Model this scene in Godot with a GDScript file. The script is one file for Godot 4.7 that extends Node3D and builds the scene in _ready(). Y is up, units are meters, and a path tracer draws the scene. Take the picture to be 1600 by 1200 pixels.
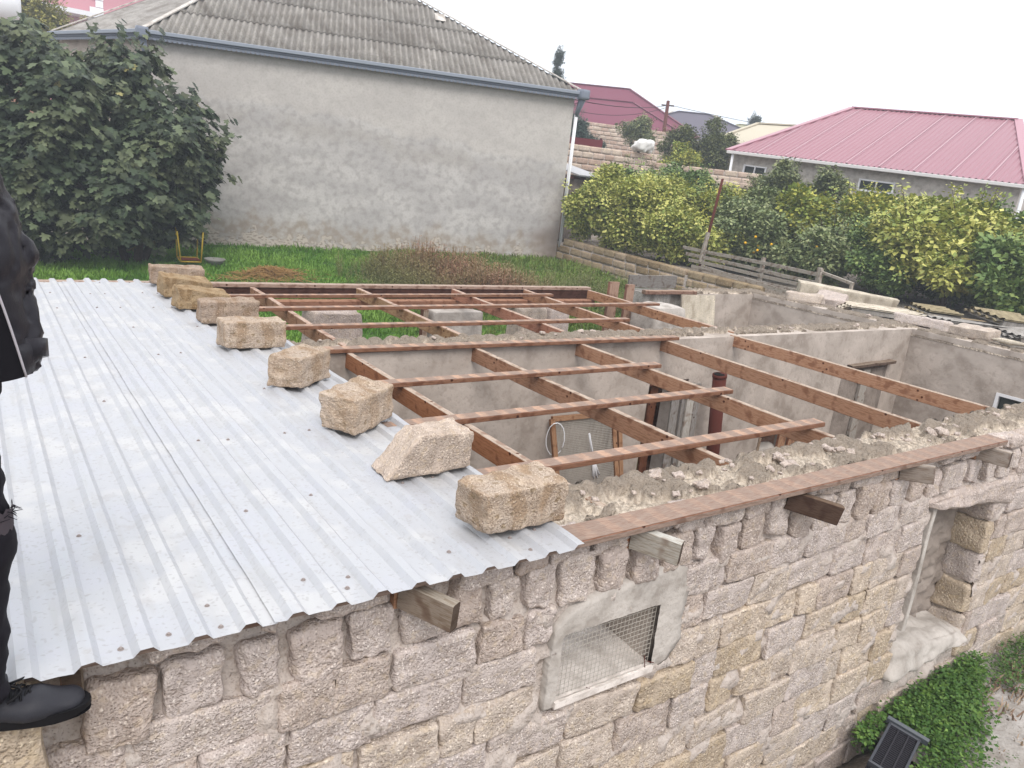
extends Node3D
# The camera stands at the origin; x runs along the front stone wall, -z into the ruin, y up. Metres.

var rng := RandomNumberGenerator.new()
var M := {}
var names := {}

func V(x, y, z): return Vector3(x, y, z)
func S(r, g, b): return Color(r / 255.0, g / 255.0, b / 255.0)
func L(r, g, b): return Color(r / 255.0, g / 255.0, b / 255.0).srgb_to_linear()
func rr(a: float, b: float) -> float: return rng.randf_range(a, b)

# ------------------------------------------------------------------ scene tree helpers
func put(o: Node, nm: String, parent: Node) -> Node:
	var key = str(parent.get_instance_id()) + nm
	var k = names.get(key, 0)
	names[key] = k + 1
	o.name = nm if k == 0 else "%s_%03d" % [nm, k]
	parent.add_child(o, true)
	return o

func part(nm: String, mesh: Mesh, mat: Material, parent: Node = self, at := Vector3.ZERO) -> MeshInstance3D:
	var o := MeshInstance3D.new()
	o.mesh = mesh
	if mat: o.material_override = mat
	o.position = at
	put(o, nm, parent)
	return o

func thing(nm: String, label: String, cat: String, group := "", at := Vector3.ZERO) -> Node3D:
	var o := Node3D.new()
	o.position = at
	put(o, nm, self)
	tag(o, label, cat, group)
	return o

func tag(o: Node, label: String, cat: String, group := "") -> Node:
	o.set_meta("label", label)
	o.set_meta("category", cat)
	if group: o.set_meta("group", group)
	return o

func structure(nm: String, mesh: Mesh, mat: Material) -> MeshInstance3D:
	var o = part(nm, mesh, mat)
	o.set_meta("kind", "structure")
	return o

func stuff(o: Node) -> Node:
	o.set_meta("kind", "stuff")
	return o

# ------------------------------------------------------------------ textures and materials
func nz(freq: float, sd: int, oct := 4, type := FastNoiseLite.TYPE_SIMPLEX_SMOOTH) -> FastNoiseLite:
	var n := FastNoiseLite.new()
	n.noise_type = type
	n.frequency = freq
	n.seed = sd
	n.fractal_octaves = oct
	if type == FastNoiseLite.TYPE_CELLULAR:
		n.cellular_return_type = FastNoiseLite.RETURN_DISTANCE
	return n

# features: how many noise features run across the tile; sx, sy stretch the features
func nimg(w: int, h: int, features: float, sd: int, oct := 4, type := FastNoiseLite.TYPE_SIMPLEX_SMOOTH, sx := 1.0, sy := 1.0) -> PackedByteArray:
	var w2 = maxi(8, int(w / sx))
	var h2 = maxi(8, int(h / sy))
	var n = nz(features / float(w2), sd, oct, type)
	var im: Image = n.get_seamless_image(w2, h2)
	if w2 != w or h2 != h: im.resize(w, h, Image.INTERPOLATE_CUBIC)
	im.convert(Image.FORMAT_L8)
	return im.get_data()

# layers: [bytes, colour, lo, hi, amount]
func tex(w: int, h: int, base: Color, layers: Array) -> ImageTexture:
	var n = w * h
	var R := PackedFloat32Array(); R.resize(n); R.fill(base.r)
	var G := PackedFloat32Array(); G.resize(n); G.fill(base.g)
	var B := PackedFloat32Array(); B.resize(n); B.fill(base.b)
	for l in layers:
		var by: PackedByteArray = l[0]
		var c: Color = l[1]
		var lut := PackedFloat32Array(); lut.resize(256)
		for i in 256: lut[i] = smoothstep(l[2], l[3], i / 255.0) * l[4]
		for i in n:
			var t = lut[by[i]]
			if t > 0.004:
				R[i] += (c.r - R[i]) * t
				G[i] += (c.g - G[i]) * t
				B[i] += (c.b - B[i]) * t
	var out := PackedByteArray(); out.resize(n * 3)
	for i in n:
		out[i * 3] = int(clampf(R[i], 0, 1) * 255.0)
		out[i * 3 + 1] = int(clampf(G[i], 0, 1) * 255.0)
		out[i * 3 + 2] = int(clampf(B[i], 0, 1) * 255.0)
	var im := Image.create_from_data(w, h, false, Image.FORMAT_RGB8, out)
	return ImageTexture.create_from_image(im)

func mat(t: Texture2D, tint: Color, rough: float, tile := 0.0, ht: Texture2D = null, hs := 0.0, vcol := false) -> StandardMaterial3D:
	var m := StandardMaterial3D.new()
	m.albedo_color = tint
	if t: m.albedo_texture = t
	m.roughness = rough
	m.metallic_specular = 0.3
	m.vertex_color_use_as_albedo = vcol
	if tile > 0.0:
		m.uv1_triplanar = true
		m.uv1_world_triplanar = true
		m.uv1_scale = Vector3.ONE / tile
	if ht:
		m.heightmap_enabled = true
		m.heightmap_texture = ht
		m.heightmap_scale = hs
	return m

func batten_mat(k: float) -> StandardMaterial3D:
	var w = 1024
	var h = 64
	var im := Image.create(w, h, false, Image.FORMAT_RGB8)
	var nn = nz(0.06, 31, 3)
	var n2 = nz(0.01, 32, 3)
	var n4 = nz(0.25, 33, 2)
	for x in w:
		for y in h:
			var ph = fposmod(x / 128.0 + nn.get_noise_2d(x * 0.4, y * 1.3) * 0.10 + 0.02 * sin(floorf(x / 128.0) * 7.0), 1.0)
			var t = smoothstep(0.08, 0.16, ph) * (1.0 - smoothstep(0.46 + 0.08 * sin(floorf(x / 128.0) * 3.1), 0.60, ph))
			t *= k * 0.60 + k * 0.55 * n2.get_noise_2d(x * 1.5, y * 0.5)
			var c: Color = S(144, 127, 115).lerp(S(200, 164, 138), clampf(t * 1.15, 0, 1))
			c = c.lerp(S(110, 78, 64), clampf(0.2 + n4.get_noise_2d(x * 0.05, y * 3.0) * 0.6, 0.0, 0.5))
			im.set_pixel(x, y, c)
	return mat(ImageTexture.create_from_image(im), Color.WHITE, 0.8, 0.0, null, 0, true)

func make_materials():
	var CEL = FastNoiseLite.TYPE_CELLULAR
	# shelly limestone
	var big = nimg(512, 512, 6, 1, 4)
	var mid = nimg(512, 512, 40, 2, 4)
	var shell = nimg(512, 512, 36, 3, 1, CEL, 1.0, 1.5)
	var shell2 = nimg(512, 512, 66, 4, 1, CEL, 1.5, 1.0)
	var bigshell = nimg(512, 512, 17, 7, 1, CEL)
	var stain = nimg(512, 512, 5, 8, 4, FastNoiseLite.TYPE_SIMPLEX_SMOOTH, 1.0, 2.0)
	var fine = nimg(512, 512, 110, 5, 2)
	var patch = nimg(512, 512, 14, 6, 3)
	var lime = tex(512, 512, S(190, 181, 176), [
		[big, S(204, 195, 189), 0.45, 0.8, 0.8], [big, S(170, 160, 153), 0.5, 0.2, 0.7],
		[mid, S(156, 142, 132), 0.42, 0.15, 0.75], [fine, S(122, 109, 100), 0.33, 0.10, 0.7],
		[shell, S(238, 231, 222), 0.15, 0.04, 0.9], [shell2, S(232, 222, 210), 0.14, 0.03, 0.85], [bigshell, S(242, 236, 228), 0.09, 0.05, 0.85],
		[patch, S(202, 188, 168), 0.6, 0.8, 0.5]])
	var lime_b = tex(512, 512, S(178, 164, 150), [
		[big, S(196, 182, 166), 0.45, 0.8, 0.8], [stain, S(150, 128, 104), 0.52, 0.78, 0.7], [stain, S(190, 180, 170), 0.4, 0.2, 0.6], [mid, S(138, 122, 108), 0.42, 0.15, 0.7], [fine, S(96, 80, 66), 0.33, 0.10, 0.8],
		[shell, S(228, 218, 206), 0.14, 0.04, 0.8], [patch, S(126, 110, 84), 0.66, 0.85, 0.6]])
	var lime_h = tex(512, 512, Color(0.5, 0.5, 0.5), [[mid, Color.WHITE, 0.4, 0.9, 0.6], [mid, Color.BLACK, 0.45, 0.1, 0.8],
		[fine, Color.BLACK, 0.45, 0.1, 0.8], [shell, Color.WHITE, 0.22, 0.03, 0.3], [big, Color.WHITE, 0.5, 0.9, 0.3]])
	M.stone = [mat(lime, S(248, 244, 243), 0.95, 0.9, lime_h, 1.3), mat(lime, S(242, 236, 233), 0.95, 1.05, lime_h, 1.3),
		mat(lime, S(252, 248, 246), 0.95, 0.8, lime_h, 1.3), mat(lime, S(246, 240, 231), 0.95, 0.95, lime_h, 1.2), mat(lime, S(236, 226, 206), 0.95, 1.1, lime_h, 1.3), mat(lime, S(238, 231, 226), 0.95, 0.85, lime_h, 1.3), mat(lime, S(248, 240, 226), 0.95, 1.3, lime_h, 1.3), mat(lime, S(234, 226, 220), 0.95, 1.0, lime_h, 1.3)]
	M.block_tan = mat(lime_b, S(248, 241, 234), 0.95, 0.75, lime_h, 1.2)
	M.block_moss = mat(lime_b, S(224, 209, 180), 0.95, 0.6, lime_h, 1.2)
	M.block_pale = mat(lime, S(246, 236, 224), 0.95, 0.7, lime_h, 1.2)
	M.block_grey = mat(lime_b, S(226, 216, 208), 0.95, 0.7, lime_h, 1.2)
	M.far_block = [mat(lime, S(250, 235, 222), 0.95, 2.3), mat(lime, S(235, 216, 203), 0.95, 2.3), mat(lime, S(255, 246, 232), 0.95, 2.3)]
	M.yard_block = [mat(lime, S(204, 190, 160), 0.95, 1.6, lime_h, 1.0), mat(lime, S(184, 168, 138), 0.95, 1.6, lime_h, 1.0), mat(lime, S(212, 198, 174), 0.95, 1.6, lime_h, 1.0)]
	# mortar and plaster
	var m1 = nimg(512, 512, 5, 11, 5)
	var m2 = nimg(512, 512, 24, 12, 4)
	var m3 = nimg(512, 512, 100, 13, 2)
	var mh = tex(512, 512, Color(0.5, 0.5, 0.5), [[m2, Color.WHITE, 0.4, 0.9, 0.8], [m2, Color.BLACK, 0.5, 0.1, 0.8], [m3, Color.BLACK, 0.4, 0.1, 0.5]])
	var mor = tex(512, 512, S(182, 171, 163), [[m1, S(194, 184, 176), 0.5, 0.8, 0.8], [m2, S(150, 135, 123), 0.45, 0.15, 0.7], [m3, S(190, 178, 165), 0.6, 0.85, 0.5], [m3, S(100, 86, 76), 0.35, 0.1, 0.5]])
	M.mh = mh
	M.mortar = mat(mor, Color.WHITE, 0.95, 1.1, mh, 1.0)
	var morv = tex(512, 512, S(214, 201, 186), [[m1, S(228, 216, 202), 0.5, 0.8, 0.8], [m2, S(184, 168, 150), 0.45, 0.15, 0.8], [m3, S(236, 230, 220), 0.6, 0.85, 0.7], [m3, S(150, 134, 118), 0.38, 0.1, 0.7]])
	M.mortar_v = mat(morv, Color.WHITE, 0.95, 0.7, mh, 2.0, true)
	var pl = tex(512, 512, S(178, 171, 165), [[m1, S(192, 185, 179), 0.5, 0.75, 0.9], [m1, S(150, 142, 135), 0.48, 0.2, 0.8], [m2, S(184, 177, 170), 0.55, 0.8, 0.4], [m2, S(152, 143, 135), 0.42, 0.2, 0.35], [m3, S(136, 128, 121), 0.3, 0.1, 0.3]])
	M.plaster = mat(pl, S(250, 244, 238), 0.92, 3.1, mh, 0.35)
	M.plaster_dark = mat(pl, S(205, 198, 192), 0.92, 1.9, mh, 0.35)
	M.cement = mat(pl, S(252, 252, 250), 0.92, 1.3, mh, 0.35)
	M.cement_blue = mat(pl, S(225, 240, 250), 0.85, 0.9, mh, 0.2)
	M.sill = mat(pl, Color(1.2, 1.2, 1.2), 0.8, 0.9, mh, 0.2)
	# wood, grain along u
	var g1 = nimg(512, 128, 6, 21, 4, FastNoiseLite.TYPE_SIMPLEX_SMOOTH, 12.0, 1.0)
	var g2 = nimg(512, 128, 26, 22, 3, FastNoiseLite.TYPE_SIMPLEX_SMOOTH, 8.0, 0.6)
	var g3 = nimg(512, 128, 5, 23, 3)
	var kn = nimg(512, 128, 4, 24, 1, CEL)
	var wd = tex(512, 128, Color(0.88, 0.88, 0.88), [[g1, Color(0.74, 0.70, 0.66), 0.5, 0.2, 0.8], [g2, Color(0.68, 0.64, 0.60), 0.45, 0.2, 0.6], [g2, Color(0.95, 0.93, 0.9), 0.6, 0.9, 0.6], [g3, Color(0.6, 0.52, 0.48), 0.6, 0.85, 0.6], [kn, Color(0.35, 0.22, 0.15), 0.055, 0.02, 0.9]])
	var wh = tex(512, 128, Color(0.5, 0.5, 0.5), [[g2, Color.WHITE, 0.5, 0.9, 0.8], [g2, Color.BLACK, 0.5, 0.1, 0.8]])
	M.wood = mat(wd, Color.WHITE, 0.8, 0.0, wh, 0.12, true)
	# batten tops: fresh orange wood where the ribs lay, grey weathered wood between
	M.batten = batten_mat(0.8)
	M.batten_front = batten_mat(0.3)
	# galvanised roof sheet
	var z1 = nimg(1024, 1024, 5, 41, 4)
	var z2 = nimg(1024, 1024, 60, 42, 2, FastNoiseLite.TYPE_SIMPLEX_SMOOTH, 1.8, 1.0)
	var z3 = nimg(1024, 1024, 70, 43, 2, FastNoiseLite.TYPE_SIMPLEX_SMOOTH, 1.0, 1.6)
	var z4 = nimg(1024, 1024, 16, 44, 4)
	var z5 = nimg(1024, 1024, 30, 45, 3, FastNoiseLite.TYPE_SIMPLEX_SMOOTH, 1.0, 14.0)
	var zn = tex(1024, 1024, S(174, 175, 178), [[z5, S(166, 165, 164), 0.6, 0.85, 0.4], [z1, S(174, 176, 181), 0.5, 0.8, 0.7], [z1, S(188, 187, 186), 0.45, 0.2, 0.6],
		[z2, S(150, 147, 146), 0.74, 0.80, 0.5], [z3, S(154, 152, 152), 0.76, 0.82, 0.45], [z4, S(166, 164, 164), 0.72, 0.9, 0.5]])
	M.zinc = mat(zn, Color.WHITE, 0.55, 2.3)
	M.zinc.metallic = 0.15
	M.zinc_end = mat(zn, S(200, 202, 200), 0.5, 1.1)
	M.zinc_end.metallic = 0.4
	# slate (fibre cement) roofing
	var s1 = nimg(512, 512, 7, 51, 5, FastNoiseLite.TYPE_SIMPLEX_SMOOTH, 1.0, 2.5)
	var s2 = nimg(512, 512, 50, 52, 3)
	var sl = tex(512, 512, S(142, 138, 134), [[s1, S(168, 163, 158), 0.55, 0.85, 0.9], [s1, S(108, 101, 96), 0.48, 0.2, 0.8], [s2, S(106, 102, 82), 0.55, 0.8, 0.6], [s2, S(170, 160, 150), 0.35, 0.1, 0.5]])
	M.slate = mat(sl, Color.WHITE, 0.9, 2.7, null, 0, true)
	M.slate_pale = mat(sl, Color(1.3, 1.3, 1.3), 0.9, 1.3)
	M.slab = [mat(sl, Color(1.02, 1.02, 1.02), 0.9, 1.2), mat(sl, Color(1.3, 1.27, 1.2), 0.9, 1.2), mat(sl, Color(0.98, 0.93, 0.78), 0.9, 1.1)]
	# ground
	var e1 = nimg(512, 512, 6, 61, 5)
	var e2 = nimg(512, 512, 50, 62, 3)
	var so = tex(512, 512, S(134, 124, 113), [[e1, S(156, 148, 139), 0.5, 0.8, 0.9], [e1, S(110, 98, 84), 0.45, 0.2, 0.8], [e2, S(86, 74, 62), 0.4, 0.15, 0.7], [e2, S(186, 180, 172), 0.66, 0.85, 0.7]])
	M.soil = mat(so, Color.WHITE, 0.95, 2.4, mh, 2.0)
	var sp = tex(512, 512, S(160, 154, 148), [[e1, S(176, 171, 166), 0.5, 0.8, 0.8], [e1, S(132, 123, 114), 0.42, 0.15, 0.7], [e2, S(100, 90, 80), 0.3, 0.1, 0.6], [e2, S(186, 183, 178), 0.7, 0.9, 0.6]])
	M.soil_pale = mat(sp, Color.WHITE, 0.95, 2.1, mh, 1.0)
	M.floor_brown = mat(so, S(150, 112, 90), 0.95, 1.9, mh, 1.0)
	var gr = tex(512, 512, S(58, 88, 30), [[e1, S(78, 112, 34), 0.5, 0.8, 0.9], [e1, S(48, 66, 28), 0.45, 0.2, 0.8], [e2, S(96, 120, 46), 0.6, 0.85, 0.7], [e2, S(34, 46, 20), 0.4, 0.2, 0.7]])
	M.lawn = mat(gr, Color.WHITE, 0.95, 3.0, mh, 3.0)
	M.paint = {}
	for p in [["maroon", S(112, 56, 72), 0.65], ["rose", S(152, 110, 120), 0.42], ["mauve", S(94, 89, 99), 0.65], ["white", S(222, 222, 224), 0.5], ["bluegrey", S(120, 126, 138), 0.5], ["rust", S(86, 42, 33), 0.75], ["black", S(16, 15, 18), 0.6],
		["yellow", S(150, 128, 40), 0.6], ["crate", S(46, 44, 50), 0.5], ["wire", S(176, 170, 160), 0.5], ["pink", S(190, 132, 140), 0.8], ["dark", S(22, 20, 19), 0.9], ["tan", S(186, 178, 160), 0.9], ["screw", S(140, 130, 126), 0.6], ["greypaint", S(172, 170, 166), 0.8], ["redwood", S(120, 52, 48), 0.7], ["tarp", S(214, 212, 208), 0.9], ["basin", S(130, 128, 122), 0.7], ["straw", S(150, 122, 74), 0.95], ["glass", S(60, 64, 62), 0.15], ["fruit", S(228, 176, 40), 0.5], ["orange", S(196, 84, 24), 0.5]]:
		M.paint[p[0]] = mat(null, p[1], p[2])
	M.vc = mat(null, Color.WHITE, 0.8, 0, null, 0, true)
	M.leaf = mat(null, Color.WHITE, 0.5, 0, null, 0, true)
	M.leaf.cull_mode = BaseMaterial3D.CULL_DISABLED
	M.leaf.backlight_enabled = true
	M.leaf.backlight = Color(0.20, 0.25, 0.08)
	M.bark = mat(so, S(150, 138, 126), 0.95, 0.5, mh, 1.5)

# ------------------------------------------------------------------ mesh helpers
func st_new() -> SurfaceTool:
	var st := SurfaceTool.new()
	st.begin(Mesh.PRIMITIVE_TRIANGLES)
	return st

func tri(st: SurfaceTool, a: Vector3, b: Vector3, c: Vector3):   # counter-clockwise seen from outside
	st.add_vertex(a); st.add_vertex(c); st.add_vertex(b)

func quad(st: SurfaceTool, a: Vector3, b: Vector3, c: Vector3, d: Vector3):
	tri(st, a, b, c); tri(st, a, c, d)

func quad_uv(st: SurfaceTool, p: Array, uv: Array):
	for i in [0, 2, 1, 0, 3, 2]:
		st.set_uv(uv[i]); st.add_vertex(p[i])

func done(st: SurfaceTool) -> ArrayMesh:
	st.generate_normals()
	return st.commit()

func box(st: SurfaceTool, c: Vector3, s: Vector3, bas := Basis.IDENTITY):
	var x = bas.x * s.x * 0.5; var y = bas.y * s.y * 0.5; var z = bas.z * s.z * 0.5
	st.set_smooth_group(-1)
	quad(st, c - x - y + z, c + x - y + z, c + x + y + z, c - x + y + z)
	quad(st, c + x - y - z, c - x - y - z, c - x + y - z, c + x + y - z)
	quad(st, c + x - y + z, c + x - y - z, c + x + y - z, c + x + y + z)
	quad(st, c - x - y - z, c - x - y + z, c - x + y + z, c - x + y - z)
	quad(st, c - x + y + z, c + x + y + z, c + x + y - z, c - x + y - z)
	quad(st, c - x - y - z, c + x - y - z, c + x - y + z, c - x - y + z)

func box_mesh(c: Vector3, s: Vector3, bas := Basis.IDENTITY) -> ArrayMesh:
	var st = st_new(); box(st, c, s, bas); return done(st)

func span(st: SurfaceTool, lo: Vector3, hi: Vector3): box(st, (lo + hi) * 0.5, hi - lo)

# a timber from a to b: bevelled, slightly bent, grain along its length; colours are linear
func timber(st: SurfaceTool, a: Vector3, b: Vector3, w: float, h: float, ct: Color, cs: Color, ce: Color, bend := 0.004, up := Vector3.UP, segs := 4):
	var d = (b - a).normalized()
	var side = d.cross(up).normalized()
	var u2 = side.cross(d).normalized()
	var e = minf(w, h) * 0.1
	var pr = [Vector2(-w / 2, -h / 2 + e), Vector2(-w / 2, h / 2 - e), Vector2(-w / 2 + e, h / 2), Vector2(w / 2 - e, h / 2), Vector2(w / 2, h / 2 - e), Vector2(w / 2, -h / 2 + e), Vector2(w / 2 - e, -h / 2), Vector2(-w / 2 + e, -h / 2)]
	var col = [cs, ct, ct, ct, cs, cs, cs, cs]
	var len = a.distance_to(b)
	var off = rng.randf() * 3.0
	var offs = []
	for i in segs + 1:
		var k = 0.0 if i == 0 or i == segs else 1.0
		offs.append(side * rr(-bend, bend) * k + u2 * rr(-bend, bend) * k)
	st.set_smooth_group(-1)
	for i in segs:
		var pa = a.lerp(b, i / float(segs)) + offs[i]
		var pb = a.lerp(b, (i + 1) / float(segs)) + offs[i + 1]
		var ua = i / float(segs) * len + off; var ub = (i + 1) / float(segs) * len + off
		var vv = off
		for k in 8:
			var p: Vector2 = pr[k]; var q: Vector2 = pr[(k + 1) % 8]
			var dv = p.distance_to(q)
			st.set_color(col[k])
			quad_uv(st, [pa + side * p.x + u2 * p.y, pa + side * q.x + u2 * q.y, pb + side * q.x + u2 * q.y, pb + side * p.x + u2 * p.y],
				[Vector2(ua, vv * 4), Vector2(ua, (vv + dv) * 4), Vector2(ub, (vv + dv) * 4), Vector2(ub, vv * 4)])
			vv += dv
	st.set_color(ce)
	for s in 2:
		var c = a if s == 0 else b
		for k in range(1, 7):
			var t = [pr[0], pr[k], pr[k + 1]] if s == 1 else [pr[0], pr[k + 1], pr[k]]
			for p in [t[0], t[2], t[1]]:
				st.set_uv(Vector2(p.x * 2 + off, p.y * 2)); st.add_vertex(c + side * p.x + u2 * p.y)

func timber_part(nm, parent, a, b, w, h, ct, cs, ce, m = null, bend := 0.004, up := Vector3.UP) -> MeshInstance3D:
	var st = st_new()
	timber(st, a, b, w, h, ct, cs, ce, bend, up)
	return part(nm, done(st), m if m else M.wood, parent)

func tube(st: SurfaceTool, pts: Array, rad: Array, n := 6):
	st.set_smooth_group(0)
	var rings = []
	for i in pts.size():
		var d = (pts[mini(i + 1, pts.size() - 1)] - pts[maxi(i - 1, 0)]).normalized()
		var s = d.cross(Vector3(0.31, 0.2, 0.93) if absf(d.y) > 0.9 else Vector3.UP).normalized()
		var t = d.cross(s).normalized()
		var ring = []
		for k in n:
			var a = TAU * k / n
			ring.append(pts[i] + (s * cos(a) + t * sin(a)) * rad[i])
		rings.append(ring)
	for i in pts.size() - 1:
		for k in n:
			var k2 = (k + 1) % n
			quad(st, rings[i][k], rings[i][k2], rings[i + 1][k2], rings[i + 1][k])
	for k in range(1, n - 1):
		tri(st, rings[0][0], rings[0][k + 1], rings[0][k])
		tri(st, rings[-1][0], rings[-1][k], rings[-1][k + 1])

# a rough rounded block on its own lattice: size, edge radius, roughness, seed, cells a side, corner shifts
func rock(size: Vector3, rad: float, amp: float, freq: float, sd: int, n := 6, cj := []) -> ArrayMesh:
	var no = nz(freq, sd, 3)
	var idx := {}
	var vs := PackedVector3Array()
	var hf = size * 0.5
	var r = minf(rad, minf(hf.x, minf(hf.y, hf.z)) * 0.95)
	var f = PackedFloat32Array()
	for i in n + 1:
		var t = i * 2.0 / n - 1.0
		f.append(signf(t) * (1.0 - pow(1.0 - absf(t), 1.45)))
	for i in n + 1:
		for j in n + 1:
			for k in n + 1:
				if not (i == 0 or i == n or j == 0 or j == n or k == 0 or k == n): continue
				var q = Vector3(f[i] * hf.x, f[j] * hf.y, f[k] * hf.z)
				var inn = Vector3(clampf(q.x, r - hf.x, hf.x - r), clampf(q.y, r - hf.y, hf.y - r), clampf(q.z, r - hf.z, hf.z - r))
				var d = (q - inn).normalized()
				var p = inn + d * r
				if cj.size() == 8:
					var a = Vector3((f[i] + 1) / 2, (f[j] + 1) / 2, (f[k] + 1) / 2)
					for c in 8:
						var wx = a.x if c & 1 else 1 - a.x
						var wy = a.y if c & 2 else 1 - a.y
						var wz = a.z if c & 4 else 1 - a.z
						p += cj[c] * wx * wy * wz
				p += d * no.get_noise_3dv(p) * amp
				idx[i * 10000 + j * 100 + k] = vs.size()
				vs.append(p)
	var ns := PackedVector3Array(); ns.resize(vs.size())
	var ix := PackedInt32Array()
	for ax in 3:
		for sd2 in 2:
			for u in n:
				for v in n:
					var q = []
					for o in [[0, 0], [1, 0], [1, 1], [0, 1]]:
						var c = [0, 0, 0]
						c[ax] = n * sd2; c[(ax + 1) % 3] = u + o[0]; c[(ax + 2) % 3] = v + o[1]
						q.append(idx[c[0] * 10000 + c[1] * 100 + c[2]])
					if sd2 == 0: q.reverse()
					for t in [[0, 1, 2], [0, 2, 3]]:
						var a = q[t[0]]; var b = q[t[1]]; var c2 = q[t[2]]
						var g = (vs[b] - vs[a]).cross(vs[c2] - vs[a])
						ns[a] += g; ns[b] += g; ns[c2] += g
						ix.append_array([a, c2, b])
	for i in ns.size(): ns[i] = ns[i].normalized()
	var arr = []; arr.resize(Mesh.ARRAY_MAX)
	arr[Mesh.ARRAY_VERTEX] = vs; arr[Mesh.ARRAY_NORMAL] = ns; arr[Mesh.ARRAY_INDEX] = ix
	var m := ArrayMesh.new()
	m.add_surface_from_arrays(Mesh.PRIMITIVE_TRIANGLES, arr)
	return m

func jitter(a: float, b: float, c: float) -> Array:
	var o = []
	for i in 8: o.append(Vector3(rr(-a, a), rr(-b, b), rr(-c, c)))
	return o

# surface through a grid of points (Callable(i, j) -> Vector3 or null), smooth, optional colours
func grid(nu: int, nv: int, fp: Callable, fc = null, fuv = null) -> ArrayMesh:
	var vs := PackedVector3Array(); var cs := PackedColorArray(); var uv := PackedVector2Array()
	var ok := PackedByteArray()
	for i in nu + 1:
		for j in nv + 1:
			var p = fp.call(i, j)
			ok.append(0 if p == null else 1)
			vs.append(Vector3.ZERO if p == null else p)
			if fc: cs.append(fc.call(i, j))
			if fuv: uv.append(fuv.call(i, j))
	var ns := PackedVector3Array(); ns.resize(vs.size())
	var ix := PackedInt32Array()
	for i in nu:
		for j in nv:
			var a = i * (nv + 1) + j; var b = a + nv + 1; var c = b + 1; var d = a + 1
			if not (ok[a] and ok[b] and ok[c] and ok[d]): continue
			for t in [[a, b, c], [a, c, d]]:
				var g = (vs[t[1]] - vs[t[0]]).cross(vs[t[2]] - vs[t[0]])
				for q in t: ns[q] += g
				ix.append_array([t[0], t[2], t[1]])
	for i in ns.size(): ns[i] = ns[i].normalized() if ns[i].length() > 0 else Vector3.UP
	var arr = []; arr.resize(Mesh.ARRAY_MAX)
	arr[Mesh.ARRAY_VERTEX] = vs; arr[Mesh.ARRAY_NORMAL] = ns; arr[Mesh.ARRAY_INDEX] = ix
	if fc: arr[Mesh.ARRAY_COLOR] = cs
	if fuv: arr[Mesh.ARRAY_TEX_UV] = uv
	var m := ArrayMesh.new()
	m.add_surface_from_arrays(Mesh.PRIMITIVE_TRIANGLES, arr)
	return m

func multi(nm: String, mesh: Mesh, xf: Array, cols: Array, m: Material, parent: Node) -> MultiMeshInstance3D:
	var mm := MultiMesh.new()
	mm.transform_format = MultiMesh.TRANSFORM_3D
	mm.use_colors = true
	mm.mesh = mesh
	mm.instance_count = xf.size()
	for i in xf.size():
		mm.set_instance_transform(i, xf[i])
		mm.set_instance_color(i, cols[i])
	var o := MultiMeshInstance3D.new()
	o.multimesh = mm
	o.material_override = m
	put(o, nm, parent)
	stuff(o)
	return o

func gy(x: float, z: float) -> float:   # height of the land, rising to the right and the back
	var yard_y = -2.6 + 0.065 * (clampf(x, -20, 16) - 3.6) - 0.05 * (clampf(z, -24, -8) + 21.2) + 0.03 * clampf(x - 16, 0, 60) - 0.02 * clampf(z + 24, -60, 0)
	var front_y = -3.76 + 0.012 * clampf(x - 5.0, -6, 20)
	return lerpf(yard_y, front_y, smoothstep(-8.0, -3.0, z))

# ------------------------------------------------------------------ the ruin
const ROOF := -1.455      # top of the battens
const FZ := -2.25         # face of the front wall

func seen(x: float, y: float) -> bool:   # on the front wall: within the picture or a little beyond it
	return y > -2.28 - 0.44 * x

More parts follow.
